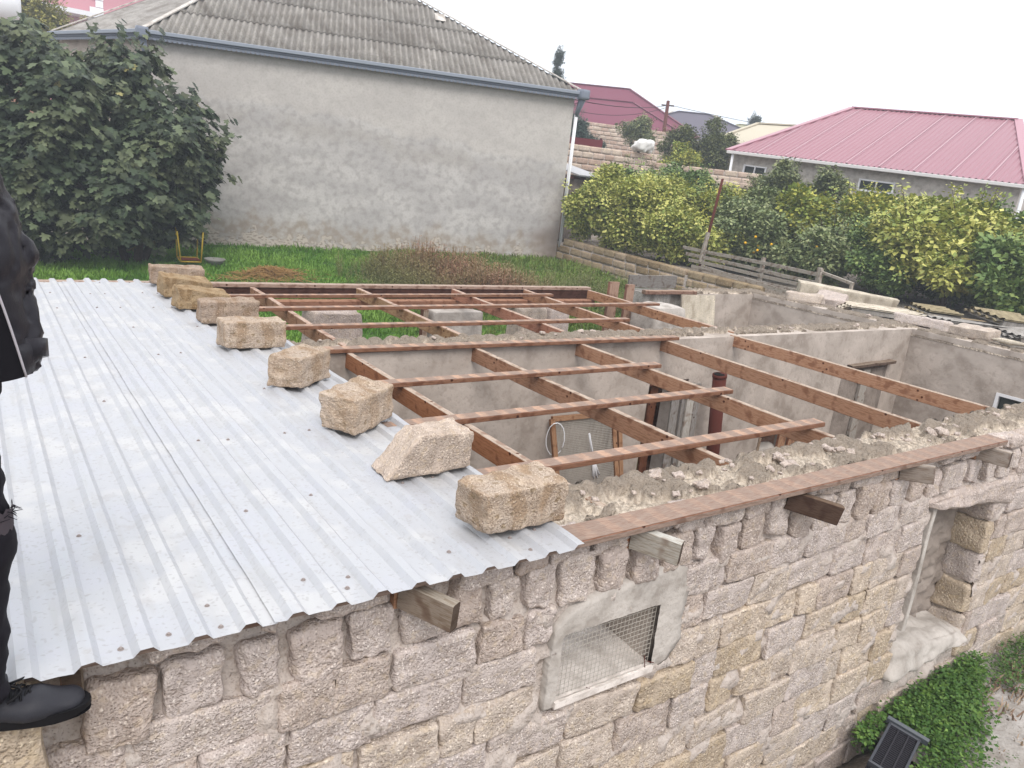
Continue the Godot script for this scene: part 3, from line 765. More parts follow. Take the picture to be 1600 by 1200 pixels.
# ------------------------------------------------------------------ land
func land():
	var xs = []
	var zs = []
	var x = -14.0
	while x <= 30.0: xs.append(x); x += 0.5
	for q in [40, 60, 90, 140, 220]: xs.append(float(q))
	for q in [-20, -40, -80, -160]: xs.push_front(float(q))
	var z = 10.0
	while z >= -30.0: zs.append(z); z -= 0.5
	for q in [-40, -60, -90, -140, -240]: zs.append(float(q))
	for q in [25, 60]: zs.push_front(float(q))
	var n = nz(0.35, 91, 4)
	structure("ground", grid(xs.size() - 1, zs.size() - 1, func(i, j):
		var px = xs[i]; var pz = zs[j]
		var y = gy(px, pz) + n.get_noise_2d(px, pz) * 0.06
		if px > -0.3 and px < 11.4 and pz < -2.4 and pz > -8.3: y = -4.2
		if px > 14.2 and px < 24 and pz < -3: y = maxf(y, -1.75 + n.get_noise_2d(px, pz) * 0.1)
		return V(px, y, pz)), M.soil)
	structure("lawn", grid(60, 52, func(i, j):
		var px = -1.5 + 15.2 * i / 60.0; var pz = -8.45 - 13.0 * j / 52.0
		return V(px, gy(px, pz) + n.get_noise_2d(px, pz) * 0.06 + 0.035, pz)), M.lawn)
	structure("gravel_yard", grid(50, 40, func(i, j):
		var px = 5.3 + 9.0 * i / 50.0; var pz = 7.5 - 9.79 * j / 40.0
		return V(px, gy(px, pz) + n.get_noise_2d(px, pz) * 0.06 + 0.03 + 0.02 * n.get_noise_2d(px * 8, pz * 8), pz)), M.soil_pale)
	# grass
	var st = st_new()
	st.set_smooth_group(-1)
	for k in 6:
		var a = TAU * k / 6.0 + 0.3
		var o = V(cos(a) * 0.035, 0, sin(a) * 0.035)
		var t = V(cos(a) * 0.09, 0.13 - 0.02 * (k % 3), sin(a * 1.3) * 0.09)
		var s = V(-sin(a), 0, cos(a)) * 0.007
		quad(st, o - s, o + s, (o + t) * 0.55 + s + V(0, 0.02, 0), (o + t) * 0.55 - s + V(0, 0.02, 0))
		tri(st, (o + t) * 0.55 - s + V(0, 0.02, 0), (o + t) * 0.55 + s + V(0, 0.02, 0), t)
	var tuft = done(st)
	var xf = []; var cs = []
	var pn = nz(0.6, 92, 3)
	for i in 52000:
		var px = rr(-1.0, 13.6); var pz = rr(-21.3, -8.5)
		var line = -21.6 + 0.40 * (px - 3.6)    # foot of the house wall
		if pz < line + 0.05: continue
		var v = pn.get_noise_2d(px, pz)
		if rng.randf() > 0.75 + v: continue
		var sc = rr(0.6, 1.3) * (0.9 + 0.5 * maxf(v, 0))
		if px > 9.5: sc *= 1.25
		var c = L(76, 118, 38).lerp(L(114, 148, 62), clampf(0.5 + v * 1.4 + rr(-0.3, 0.3), 0, 1))
		var dry = clampf((px - 6.0 + (pz + 14) * 0.3) * 0.4, 0, 1) * rr(0.2, 1.0)
		c = c.lerp(L(108, 104, 60), dry * 0.8)
		xf.append(Transform3D(Basis(Vector3.UP, rr(0, TAU)).scaled(V(sc, sc * rr(0.7, 1.2), sc)), V(px, gy(px, pz) + 0.01, pz)))
		cs.append(c)
	var g = multi("grass", tuft, xf, cs, M.leaf, self)
	tag(g, "short green grass covering the back yard below the grey house", "grass")
	# tall dry weeds along the house wall
	st = st_new()
	st.set_smooth_group(-1)
	for k in 7:
		var a = TAU * k / 7.0
		var tip = V(cos(a) * 0.14, 0.85 - 0.09 * (k % 4), sin(a) * 0.14)
		var s = V(-sin(a), 0, cos(a)) * 0.006
		quad(st, -s, s, tip + s * 0.5, tip - s * 0.5)
		for q in 9:
			var p = tip * (0.35 + 0.075 * q)
			var d = V(cos(q * 2.4 + a), 0.45, sin(q * 2.4 + a)) * (0.085 - 0.004 * q)
			var w = V(-d.z, 0, d.x) * 0.28
			tri(st, p - w * 0.3, p + d + w, p + d * 1.5)
	var weed = done(st)
	xf = []; cs = []
	for i in 1300:
		var t = rng.randf()
		var px = 6.6 + 6.6 * pow(t, 1.1); var pz = lerpf(-15.0, -11.6, t) + rr(-2.0, 1.6)
		var line = -21.6 + 0.40 * (px - 3.6)
		if pz < line + 0.2: pz = line + rr(0.2, 0.8)
		var red = clampf(1.0 - absf(px - 8.6) / 1.5, 0, 1)
		if red < 0.05 and rng.randf() < 0.8: continue
		var sc = rr(0.6, 1.05) * (0.75 + 0.5 * red)
		cs.append(L(112, 114, 70).lerp(L(136, 100, 80), clampf(red * 1.3 * rr(0.4, 1.0), 0, 1)))
		xf.append(Transform3D(Basis(Vector3.UP, rr(0, TAU)).scaled(V(sc, sc, sc)), V(px, gy(px, pz), pz)))
	tag(multi("dry_weeds", weed, xf, cs, M.leaf, self), "tall reddish brown weeds growing by the foot of the grey house wall", "weeds")
	# green clump and weeds at the foot of the front wall
	xf = []; cs = []
	var leafm = leaf_clump(0.030, 9, 0.05)
	for i in 3600:
		var px = rr(4.2, 6.9)
		var off = absf(rng.randfn(0.0, 0.36)) * clampf((7.0 - px) / 1.7, 0.12, 1.0)
		var pz = FZ + 0.06 + off
		var ca = (px - 5.10) * 0.96 - (pz + 1.93) * 0.27; var cb = (px - 5.10) * 0.27 + (pz + 1.93) * 0.96
		if absf(ca) < 0.36 and absf(cb) < 0.17: continue
		if rng.randf() < smoothstep(6.3, 6.95, px) or (px < 5.0 and off < 0.30): continue
		var hgt = 0.22 * exp(-off * 1.5) * rr(0.1, 1.0)
		xf.append(Transform3D(Basis.from_euler(V(rr(-0.6, 0.6), rr(0, TAU), rr(-0.6, 0.6))).scaled(Vector3.ONE * rr(0.7, 1.3)), V(px, gy(px, pz) + 0.05 + hgt, pz)))
		cs.append(L(50, 84, 34).lerp(L(110, 138, 64), rng.randf() * rng.randf() + 0.1))
	for i in 500:
		var px = rr(6.9, 9.5); var pz = FZ + rr(0.05, 0.4)
		xf.append(Transform3D(Basis.from_euler(V(rr(-0.6, 0.6), rr(0, TAU), rr(-0.6, 0.6))).scaled(Vector3.ONE * rr(0.7, 1.2)), V(px, gy(px, pz) + rr(0.03, 0.16), pz)))
		cs.append(L(58, 88, 40).lerp(L(96, 120, 60), rng.randf()))
	tag(multi("ground_cover", leafm, xf, cs, M.leaf, self), "bright green low plants at the foot of the stone wall", "plants")
	# dry stalks
	xf = []; cs = []
	for i in 90:
		var px = rng.randfn(7.2, 0.5); var pz = FZ + 0.15 + absf(rng.randfn(0.0, 0.5))
		var sc = rr(0.5, 1.1)
		xf.append(Transform3D(Basis(Vector3.UP, rr(0, TAU)).scaled(V(sc, sc * 0.7, sc)), V(px, gy(px, pz) + 0.03, pz)))
		cs.append(L(170, 148, 124).lerp(L(128, 104, 88), rng.randf()))
	tag(multi("dry_stalks", tuft, xf, cs, M.leaf, self), "dry brown grass beside the green plants on the pale dirt", "dry grass")
	# pebbles on the pale dirt
	xf = []; cs = []
	var peb = rock(V(1, 0.6, 0.8), 0.3, 0.2, 1.5, 93, 3)
	for i in 1500:
		var px = rr(3.0, 10.0); var pz = FZ + rr(0.3, 4.0)
		var sc = rr(0.008, 0.03)
		xf.append(Transform3D(Basis.from_euler(V(0, rr(0, TAU), 0)).scaled(Vector3.ONE * sc), V(px, gy(px, pz) + 0.045, pz)))
		cs.append(L(150, 140, 128).lerp(L(86, 76, 70), rng.randf()))
	tag(multi("pebbles", peb, xf, cs, M.vc, self), "small pebbles and rubble strewn over the pale dirt", "pebbles")

# ------------------------------------------------------------------ plants
func leaf_clump(size: float, n: int, spread: float) -> ArrayMesh:
	var st = st_new()
	st.set_smooth_group(-1)
	for k in n:
		var a = k * 2.4
		var o = V(cos(a), 0.5 * sin(k * 1.7), sin(a)) * spread * (0.3 + 0.7 * fposmod(k * 0.618, 1.0))
		var d = (V(cos(a), 0.25 * sin(k * 2.9) - 0.1, sin(a))).normalized()
		var s = d.cross(V(0.3 * sin(k * 1.0), 1, 0.3 * cos(k * 1.3))).normalized()
		var up = s.cross(d)
		var l = size * (0.8 + 0.5 * fposmod(k * 0.41, 1.0))
		var w = l * 0.34
		var m = o + d * l * 0.45 - up * l * 0.05
		quad(st, o, m + s * w + up * l * 0.10, o + d * l, m)
		quad(st, o, m, o + d * l, m - s * w + up * l * 0.10)
	return done(st)

func fig_leaf(sd: int) -> ArrayMesh:   # a broad lobed leaf, about one unit across
	var st = st_new()
	st.set_smooth_group(0)
	var out = []
	for p in [[0.10, -0.05], [0.34, -0.12], [0.50, 0.06], [0.34, 0.20], [0.46, 0.40], [0.56, 0.58], [0.36, 0.56], [0.20, 0.50], [0.22, 0.74], [0.08, 0.95], [0.0, 1.0]]: out.append(Vector2(p[0], p[1]))
	var pts = []
	for p in out: pts.append(p)
	for i in range(out.size() - 2, -1, -1): pts.append(Vector2(-out[i].x, out[i].y))
	var f = func(p: Vector2): return V(p.x * 1.05, -0.12 * p.length() * p.length() + 0.16 * absf(p.x) + 0.03 * sin(p.x * 9 + sd), p.y)
	var c = V(0, 0.0, 0.28)
	for i in pts.size():
		tri(st, c, f.call(pts[(i + 1) % pts.size()]), f.call(pts[i]))
	return done(st)

# crown points near the skin of a set of ellipsoids, thinned by noise so that gaps stay open
func crown_points(lobes: Array, n: int, sd: int, gap: float, inner := 0.55) -> Array:
	var no = nz(1.1 / maxf(lobes[0][1].x * 0.5, 0.25), sd, 3)
	var vol = []; var tot = 0.0
	for l in lobes:
		tot += l[1].x * l[1].y + l[1].y * l[1].z
		vol.append(tot)
	var out = []
	var tries = 0
	while out.size() < n and tries < n * 6:
		tries += 1
		var q = rng.randf() * tot
		var k = 0
		while vol[k] < q: k += 1
		var d = V(rng.randfn(), rng.randfn(), rng.randfn()).normalized()
		var r = lerpf(inner, 1.06, sqrt(rng.randf()))
		var p = lobes[k][0] + d * lobes[k][1] * r
		if no.get_noise_3dv(p) < gap + 0.25 * (r - 0.8): continue
		out.append([p, d, r])
	return out

# the lobes again, each with smaller ones bulging from it, so that the outline is uneven
func broken(lobes: Array, k: int) -> Array:
	var out = []
	for l in lobes:
		out.append([l[0], l[1] * 0.78])
		for i in k:
			var d = V(rng.randfn(), rng.randfn() * 0.8 + 0.25, rng.randfn()).normalized()
			out.append([l[0] + d * l[1] * rr(0.6, 1.0), l[1] * rr(0.26, 0.48)])
	return out

func tree(nm: String, label: String, base: Vector3, lobes: Array, n: int, leaf: Mesh, size: Vector2, cols: Array, trunk_r: float, sd: int, gap := -0.12, cat := "tree", group := "", inner := 0.5):
	var t = thing(nm, label, cat, group, base)
	var st = st_new()
	var top = Vector3.ZERO
	for l in lobes: top += l[0]
	top = top / lobes.size() - base
	var fork = top * 0.45 + V(rr(-0.1, 0.1), 0, rr(-0.1, 0.1))
	tube(st, [V(0, -0.15, 0), fork * 0.4 + V(rr(-0.08, 0.08), 0, rr(-0.08, 0.08)), fork], [trunk_r * 1.25, trunk_r, trunk_r * 0.75], 7)
	for l in lobes:
		for q in 3:
			var e = l[0] - base + V(rr(-0.6, 0.6), rr(-0.1, 0.7), rr(-0.6, 0.6)) * l[1]
			var m = fork.lerp(e, 0.5) + V(rr(-0.12, 0.12), 0.12, rr(-0.12, 0.12))
			tube(st, [fork - V(0, 0.05, 0), m, e], [trunk_r * 0.6, trunk_r * 0.35, trunk_r * 0.12], 5)
	var xf = []; var cs = []
	# sprigs that stand out of the outline
	for l in lobes:
		var big = (l[1].x + l[1].y) * 0.5
		for q in int(9 + big * 9):
			var d = V(rng.randfn(), rng.randfn() * 0.8 + 0.45, rng.randfn()).normalized()
			var p0 = l[0] + d * l[1] * 0.8
			var dir = (d + V(rr(-0.4, 0.4), rr(0.2, 0.9), rr(-0.4, 0.4))).normalized()
			var ln = rr(0.3, 0.75) * clampf(big, 0.4, 1.2)
			tube(st, [p0 - base - dir * 0.3, p0 - base + dir * ln], [0.012, 0.004], 4)
			for k in 8:
				var sc2 = rr(size.x, size.y) * rr(0.4, 0.75)
				xf.append(Transform3D(Basis.from_euler(V(rr(-0.9, 0.9), rr(0, TAU), rr(-0.9, 0.9))).scaled(Vector3.ONE * sc2), p0 - base + dir * ln * (k + 0.5) / 8.0 + V(rr(-0.05, 0.05), rr(-0.05, 0.05), rr(-0.05, 0.05))))
				cs.append(cols[rng.randi() % cols.size()].lerp(cols[rng.randi() % cols.size()], rng.randf()))
	part("trunk", done(st), M.bark, t)
	for c in crown_points(broken(lobes, 8), n, sd, gap, inner):
		var sc = rr(size.x, size.y)
		xf.append(Transform3D(Basis.from_euler(V(rr(-0.9, 0.9), rr(0, TAU), rr(-0.9, 0.9))).scaled(Vector3.ONE * sc), c[0] - base))
		cs.append(cols[rng.randi() % cols.size()].lerp(cols[rng.randi() % cols.size()], rng.randf()))
	multi("crown", leaf, xf, cs, M.leaf, t)
	return t

func fig_tree():
	var base = V(3.0, -2.72, -18.75)
	var t = thing("fig_tree", "big dark green fig tree with broad lobed leaves before the grey house", "tree", "", base)
	var st = st_new()
	for k in 5:
		var a = k * 1.3
		var e = V(cos(a) * 1.6, 2.4 + 0.5 * sin(k * 2.0), sin(a) * 1.0)
		tube(st, [V(cos(a) * 0.12, -0.2, sin(a) * 0.1), V(cos(a) * 0.5, 0.8, sin(a) * 0.4), e], [0.10, 0.075, 0.03], 6)
	part("trunk", done(st), M.bark, t)
	var lobes = [[V(1.3, 0.1, -19.4), V(1.6, 1.7, 1.5)], [V(2.7, 0.75, -19.6), V(1.3, 1.1, 1.2)], [V(2.9, 1.25, -19.6), V(0.5, 0.5, 0.5)], [V(3.5, -0.4, -18.9), V(1.45, 1.45, 1.3)], [V(4.2, -0.75, -19.0), V(0.8, 0.95, 0.9)], [V(2.3, -1.0, -18.5), V(1.9, 1.35, 1.2)], [V(0.7, -1.0, -18.8), V(1.5, 1.6, 1.2)], [V(1.6, -1.9, -18.2), V(1.5, 0.75, 0.9)], [V(3.4, -1.55, -18.4), V(1.1, 0.7, 0.9)], [V(0.4, 0.9, -20.5), V(1.5, 1.3, 1.4)]]
	var leaves = []
	for i in 3: leaves.append(fig_leaf(i))
	lobes = broken(lobes, 5)
	var cp = crown_points(lobes, 17000, 301, -0.14, 0.45)
	for l in lobes.duplicate():
		for q in 5:
			var d = V(rng.randfn(), rng.randfn() * 0.8 + 0.2, rng.randfn() + 0.3).normalized()
			var p0 = l[0] + d * l[1] * 0.9
			var dir = (d + V(rr(-0.3, 0.3), rr(0.0, 0.7), rr(-0.3, 0.3))).normalized()
			for k in 9: cp.append([p0 + dir * (0.06 * k) + V(rr(-0.09, 0.09), rr(-0.07, 0.07), rr(-0.09, 0.09)), (d + V(rr(-0.6, 0.6), rr(-0.6, 0.6), rr(-0.6, 0.6))).normalized(), 0.9])
	var no = nz(0.9, 305, 2)
	var near = []; var xf = [[], [], []]; var cs = [[], [], []]
	var cols = [L(46, 56, 42), L(60, 72, 52), L(88, 98, 72), L(52, 62, 46)]
	for i in cp.size():
		var c = cp[i]
		var out: Vector3 = (c[1] + V(0, 0.25, 0.45)).normalized()
		# the blade hangs outwards and down from its stalk
		var fw = (V(c[1].x + rr(-0.5, 0.5), -0.55 + rr(-0.5, 0.3), c[1].z + 0.3 + rr(-0.5, 0.5))).normalized()
		var up = (out + V(rr(-0.5, 0.5), rr(0.0, 0.6), rr(-0.5, 0.5))).normalized()
		var sx = up.cross(fw).normalized()
		up = fw.cross(sx).normalized()
		var sc = rr(0.11, 0.21)
		var tr = Transform3D(Basis(sx * sc, up * sc, fw * sc), c[0] - base)
		var col = cols[rng.randi() % 4].lerp(L(112, 116, 84), 0.4 * clampf(no.get_noise_3dv(c[0]) * 2.0, 0, 1))
		if rng.randf() < 0.004: col = L(128, 122, 74)
		if c[2] > 0.93 and c[1].z > 0.25 and c[0].x > 0.4 and near.size() < 290 and rng.randf() < 0.25: near.append([tr, i % 3, col])
		else:
			xf[i % 3].append(tr); cs[i % 3].append(col)
	for k in 3: multi("crown", leaves[k], xf[k], cs[k], M.leaf, t)
	var lm = []
	for c in [L(58, 70, 50), L(74, 86, 62), L(98, 108, 82), L(64, 76, 54)]:
		var m = M.leaf.duplicate()
		m.vertex_color_use_as_albedo = false
		m.albedo_color = c.linear_to_srgb()
		lm.append(m)
	for q in near:
		var o = part("leaf", leaves[q[1]], lm[rng.randi() % 4], t)
		o.transform = q[0]

func garden():
	var small = leaf_clump(0.085, 9, 0.13)
	var mid = leaf_clump(0.115, 8, 0.16)
	var YG = [L(150, 158, 80), L(176, 176, 96), L(122, 136, 70), L(196, 192, 112)]
	var YE = [L(164, 166, 78), L(190, 182, 86), L(130, 144, 70), L(118, 134, 72)]
	var DG = [L(96, 110, 72), L(122, 134, 88), L(146, 152, 108)]
	var MG = [L(104, 126, 72), L(132, 148, 84), L(90, 112, 66)]
	var GG = [L(116, 124, 84), L(142, 146, 100), L(96, 106, 72)]
	# name, label, trunk foot, lobes, leaves, clump, colours, trunk
	var T = [
		["grape_bush", "yellow green bush against the right corner of the grey house", V(14.3, -1.7, -15.9), [[V(14.1, -0.55, -16.1), V(0.8, 0.85, 0.8)], [V(14.7, -0.15, -16.3), V(0.7, 0.55, 0.7)], [V(14.3, -1.15, -15.3), V(0.6, 0.45, 0.7)]], 1500, small, YG],
		["fruit_tree", "yellow green fruit tree leaning over the block wall, bare branches showing", V(14.7, -1.7, -14.2), [[V(14.6, -0.6, -14.9), V(0.95, 0.85, 0.9)], [V(14.6, -1.15, -14.0), V(0.6, 0.4, 0.9)], [V(15.2, -1.2, -13.2), V(0.7, 0.5, 0.8)], [V(15.3, -0.05, -15.2), V(0.75, 0.5, 0.7)], [V(14.5, -0.75, -13.7), V(0.6, 0.55, 0.6)]], 2300, small, YG],
		["leafy_tree", "dull dark green tree behind the yellow green fruit tree", V(18.4, -1.0, -17.4), [[V(18.2, 0.0, -17.4), V(1.2, 0.95, 1.0)], [V(16.9, -0.1, -17.6), V(1.0, 0.8, 0.9)]], 2200, small, MG],
		["quince_tree", "yellowing tree with orange fruit right of the leaning rusty stake", V(17.4, -1.3, -14.8), [[V(17.4, -0.45, -15.0), V(1.0, 0.8, 0.9)], [V(18.1, -0.15, -14.6), V(0.7, 0.55, 0.7)], [V(16.3, -1.1, -14.2), V(0.9, 0.55, 0.8)]], 1700, small, YE],
		["lemon_tree", "dark green shrub with yellow fruit above the slatted fence", V(16.0, -1.6, -12.2), [[V(16.3, -1.0, -12.6), V(0.95, 0.8, 0.9)], [V(16.9, -0.5, -13.2), V(0.9, 0.75, 0.9)]], 2300, small, DG],
		["olive_tree", "greyish thin leaved tree in front of the pink roofed house's left end", V(19.9, -1.0, -14.9), [[V(20.1, 0.2, -14.9), V(0.8, 1.0, 0.8)], [V(20.9, 0.6, -13.8), V(0.5, 0.6, 0.5)]], 1500, small, GG],
		["persimmon_tree", "bright yellow green tree left of centre in the garden row", V(18.4, -1.3, -12.0), [[V(18.3, -0.45, -12.2), V(1.1, 0.85, 0.9)], [V(19.2, -0.2, -11.7), V(0.9, 0.7, 0.8)]], 2300, mid, YE],
		["mandarin_tree", "dark rounded shrub with a few yellow fruit behind the small wooden gate", V(16.3, -1.6, -10.4), [[V(16.5, -1.0, -10.7), V(0.9, 0.75, 0.8)]], 1500, small, DG],
		["apricot_tree", "yellow leaved tree standing under the pink roofed house's window", V(19.3, -1.2, -11.0), [[V(19.6, -0.35, -11.2), V(1.05, 0.85, 0.9)], [V(20.4, -0.3, -10.6), V(0.8, 0.75, 0.8)]], 2100, mid, YE],
		["broad_leaved_tree", "large pale yellow green tree with drooping leaves and forked trunk, right of the garden", V(17.1, -1.75, -8.0), [[V(17.3, -0.4, -8.9), V(1.15, 0.85, 1.0)], [V(17.9, -0.15, -8.2), V(1.0, 0.7, 0.9)], [V(17.0, -0.85, -7.8), V(0.9, 0.5, 0.7)]], 2500, mid, YG],
		["almond_tree", "green and yellow tree nearest the pink roofed house's right corner", V(19.6, -1.3, -8.5), [[V(19.7, -0.3, -8.7), V(1.1, 0.85, 0.9)], [V(19.9, -0.5, -7.6), V(0.9, 0.85, 0.8)]], 2100, mid, MG],
		["green_bush", "low fresh green bush at the right edge above the slate pile", V(16.8, -1.75, -6.3), [[V(16.9, -0.95, -6.5), V(0.8, 0.7, 0.8)], [V(16.5, -1.2, -5.9), V(0.7, 0.5, 0.6)]], 1500, mid, MG],
		["garden_shrub", "green shrub between the wooden gate and the forked tree", V(16.8, -1.7, -9.2), [[V(16.9, -1.05, -9.3), V(0.75, 0.65, 0.7)], [V(17.6, -0.6, -10.1), V(0.7, 0.7, 0.7)]], 1400, small, MG],
		["dark_shrub", "dark shrub in the shade under the garden trees behind the forked trunk", V(19.0, -1.6, -7.6), [[V(19.0, -1.1, -7.8), V(1.5, 0.6, 1.0)], [V(18.8, -1.1, -9.4), V(1.2, 0.6, 1.0)]], 1600, small, DG],
		["olive_tree", "olive green tree crown in front of the slate grey roof", V(26.6, 0.0, -24.6), [[V(26.4, 1.9, -25.3), V(0.8, 1.0, 0.8)], [V(27.4, 2.1, -24.2), V(0.9, 1.0, 0.9)], [V(27.0, 1.2, -24.4), V(1.5, 0.8, 1.0)]], 2200, small, [L(98, 104, 62), L(120, 124, 76), L(80, 90, 50)]],
		["yellow_shrub", "yellow green shrub on the far block wall beside the white bag", V(23.0, 0.0, -21.8), [[V(23.2, 1.2, -21.9), V(0.6, 0.6, 0.6)], [V(22.4, 0.9, -22.0), V(0.6, 0.35, 0.5)]], 700, small, YE],
		["bare_shrub", "thin grey shrub at the left of the slate grey roof", V(27.5, 0.6, -29.0), [[V(27.3, 2.6, -28.9), V(0.9, 0.7, 0.7)]], 420, small, GG],
		["pine_tree", "bluish conifer beside the dark red roof, right of the house corner", V(24.0, 0.3, -29.6), [[V(23.7, 2.3, -29.6), V(0.5, 1.1, 0.5)], [V(24.4, 1.7, -29.2), V(0.8, 0.6, 0.6)]], 900, small, [L(62, 80, 70), L(84, 100, 88)]],
		["garden_shrub", "low olive shrub in front of the far block wall, under the white bag", V(20.2, -0.9, -18.6), [[V(20.0, -0.1, -18.8), V(1.3, 0.75, 0.9)], [V(21.6, -0.2, -16.9), V(1.2, 0.7, 0.9)]], 1700, small, GG],
		["yellow_tree", "tall yellowish tree behind the fig tree, beside the pink building", V(3.2, -1.5, -42.5), [[V(3.3, 4.0, -42.6), V(1.5, 1.4, 1.2)], [V(2.3, 4.7, -42.8), V(1.0, 1.3, 1.0)], [V(4.3, 3.2, -42.3), V(1.0, 0.9, 0.9)]], 1300, mid, [L(150, 146, 78), L(176, 168, 100), L(116, 120, 62)]],
		["conifer", "dark conifer top rising above the grey house's roof", V(29.2, 1.0, -38.6), [[V(29.15, 6.6, -38.5), V(0.25, 0.85, 0.25)], [V(29.1, 5.6, -38.5), V(0.6, 0.7, 0.5)], [V(29.6, 4.9, -38.3), V(0.8, 0.4, 0.5)]], 420, small, [L(52, 66, 52), L(70, 84, 66)]],
		["cypress", "small dark cypress between the far roofs and the pink roof", V(51.3, 2.0, -41.6), [[V(51.2, 5.9, -41.5), V(0.55, 0.9, 0.5)]], 160, mid, [L(48, 62, 48), L(64, 78, 60)]]]
	for i in T.size():
		var q = T[i]
		tree(q[0], q[1], q[2], q[3], int(q[4] * 1.75), q[5], Vector2(0.65, 1.4), q[6], 0.06 if q[2].z > -22 else 0.1, 400 + i, 0.02)
	# fruit, each hanging in its tree
	var F = [[V(15.5, -0.75, -11.9), "fruit"], [V(15.6, -0.95, -11.85), "fruit"], [V(15.4, -1.05, -11.7), "fruit"], [V(15.75, -0.88, -11.6), "fruit"], [V(15.35, -0.92, -12.05), "fruit"], [V(15.6, -1.12, -11.95), "fruit"], [V(15.7, -0.78, -10.35), "fruit"], [V(15.9, -0.65, -10.3), "fruit"]]
	var sm := SphereMesh.new(); sm.radius = 0.032; sm.height = 0.062; sm.radial_segments = 12; sm.rings = 8
	for i in F.size():
		var o = part("fruit", sm, M.paint[F[i][1]], self, F[i][0])
		tag(o, "ripe yellow citrus fruit hanging in the dark green shrub above the slatted fence" if i < 6 else ("yellow fruit in the dark rounded shrub behind the small wooden gate" if i < 8 else ("orange fruit in the yellowing tree right of the rusty stake" if i < 10 else "orange fruit low in the bright yellow green tree")), "fruit", ["yellow fruit above the fence", "yellow fruit behind the gate", "orange fruit by the stake", ""][0 if i < 6 else (1 if i < 8 else (2 if i < 10 else 3))])

# ------------------------------------------------------------------ roofs
# sheets laid up a slope from eave A to B; up is the unit vector up the slope; left and right edges lean in by la, lb per metre of slope
func slope_sheets(parent: Node, nm: String, A: Vector3, B: Vector3, up: Vector3, vmax: float, la: float, lb: float, sw: float, sh: float, pitch: float, amp: float, ribs: bool, m, lap: float, step: float, shuf := 0.0, tone := 0.0):
	var d = (B - A).normalized()
	var N = d.cross(up).normalized()
	if N.y < 0: N = -N
	var ul = A.distance_to(B)
	var rows = ceili(vmax / sh)
	for r in rows:
		var v0 = r * sh - (lap if r > 0 else 0.0)
		var v1 = minf((r + 1) * sh, vmax)
		var u = -(shuf * (r % 2))
		while u < ul:
			var ua = maxf(u, 0); var ub = minf(u + sw + pitch * 0.6, ul)
			u += sw
			if ub - ua < 0.05: continue
			var n = maxi(1, int((ub - ua) / step))
			var st = st_new()
			st.set_smooth_group(0 if not ribs else -1)
			var tn = 1.0 + rr(-tone, tone)
			st.set_color(Color(tn, tn, tn) * (0.8 if not ribs else 1.0))
			var sk = rr(-0.012, 0.012) * (tone * 5.0)
			var any = false
			for i in n:
				var a = ua + (ub - ua) * i / n; var b = ua + (ub - ua) * (i + 1) / n
				var q = []
				var bad = false
				for x in [a, b]:
					var top = v1
					if la > 0: top = minf(top, x / la)
					if lb > 0: top = minf(top, (ul - x) / lb)
					if top <= v0 + 0.01: bad = true
					var h: float
					var ph = fposmod(x / pitch, 1.0)
					if ribs: h = amp * clampf((0.22 - absf(ph - 0.5)) / 0.10, 0, 1)
					else: h = amp * sin(TAU * ph)
					var lo = V(0, 0, 0)
					q.append(A + d * x + up * (v0 + sk) + N * (h + 0.018 * (1 if r > 0 else 0) + 0.008))
					q.append(A + d * x + up * top + N * h)
				if bad: continue
				any = true
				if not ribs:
					var wv = 0.84 + 0.16 * sin(TAU * (a + b) * 0.5 / pitch)   # shading of the waves painted in: valleys darker, crests lighter
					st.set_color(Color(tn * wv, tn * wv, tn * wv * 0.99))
				quad(st, q[0], q[2], q[3], q[1])
				if not ribs: quad(st, q[0] - N * 0.008, q[2] - N * 0.008, q[2], q[0])
			if any: part(nm, done(st), m, parent)

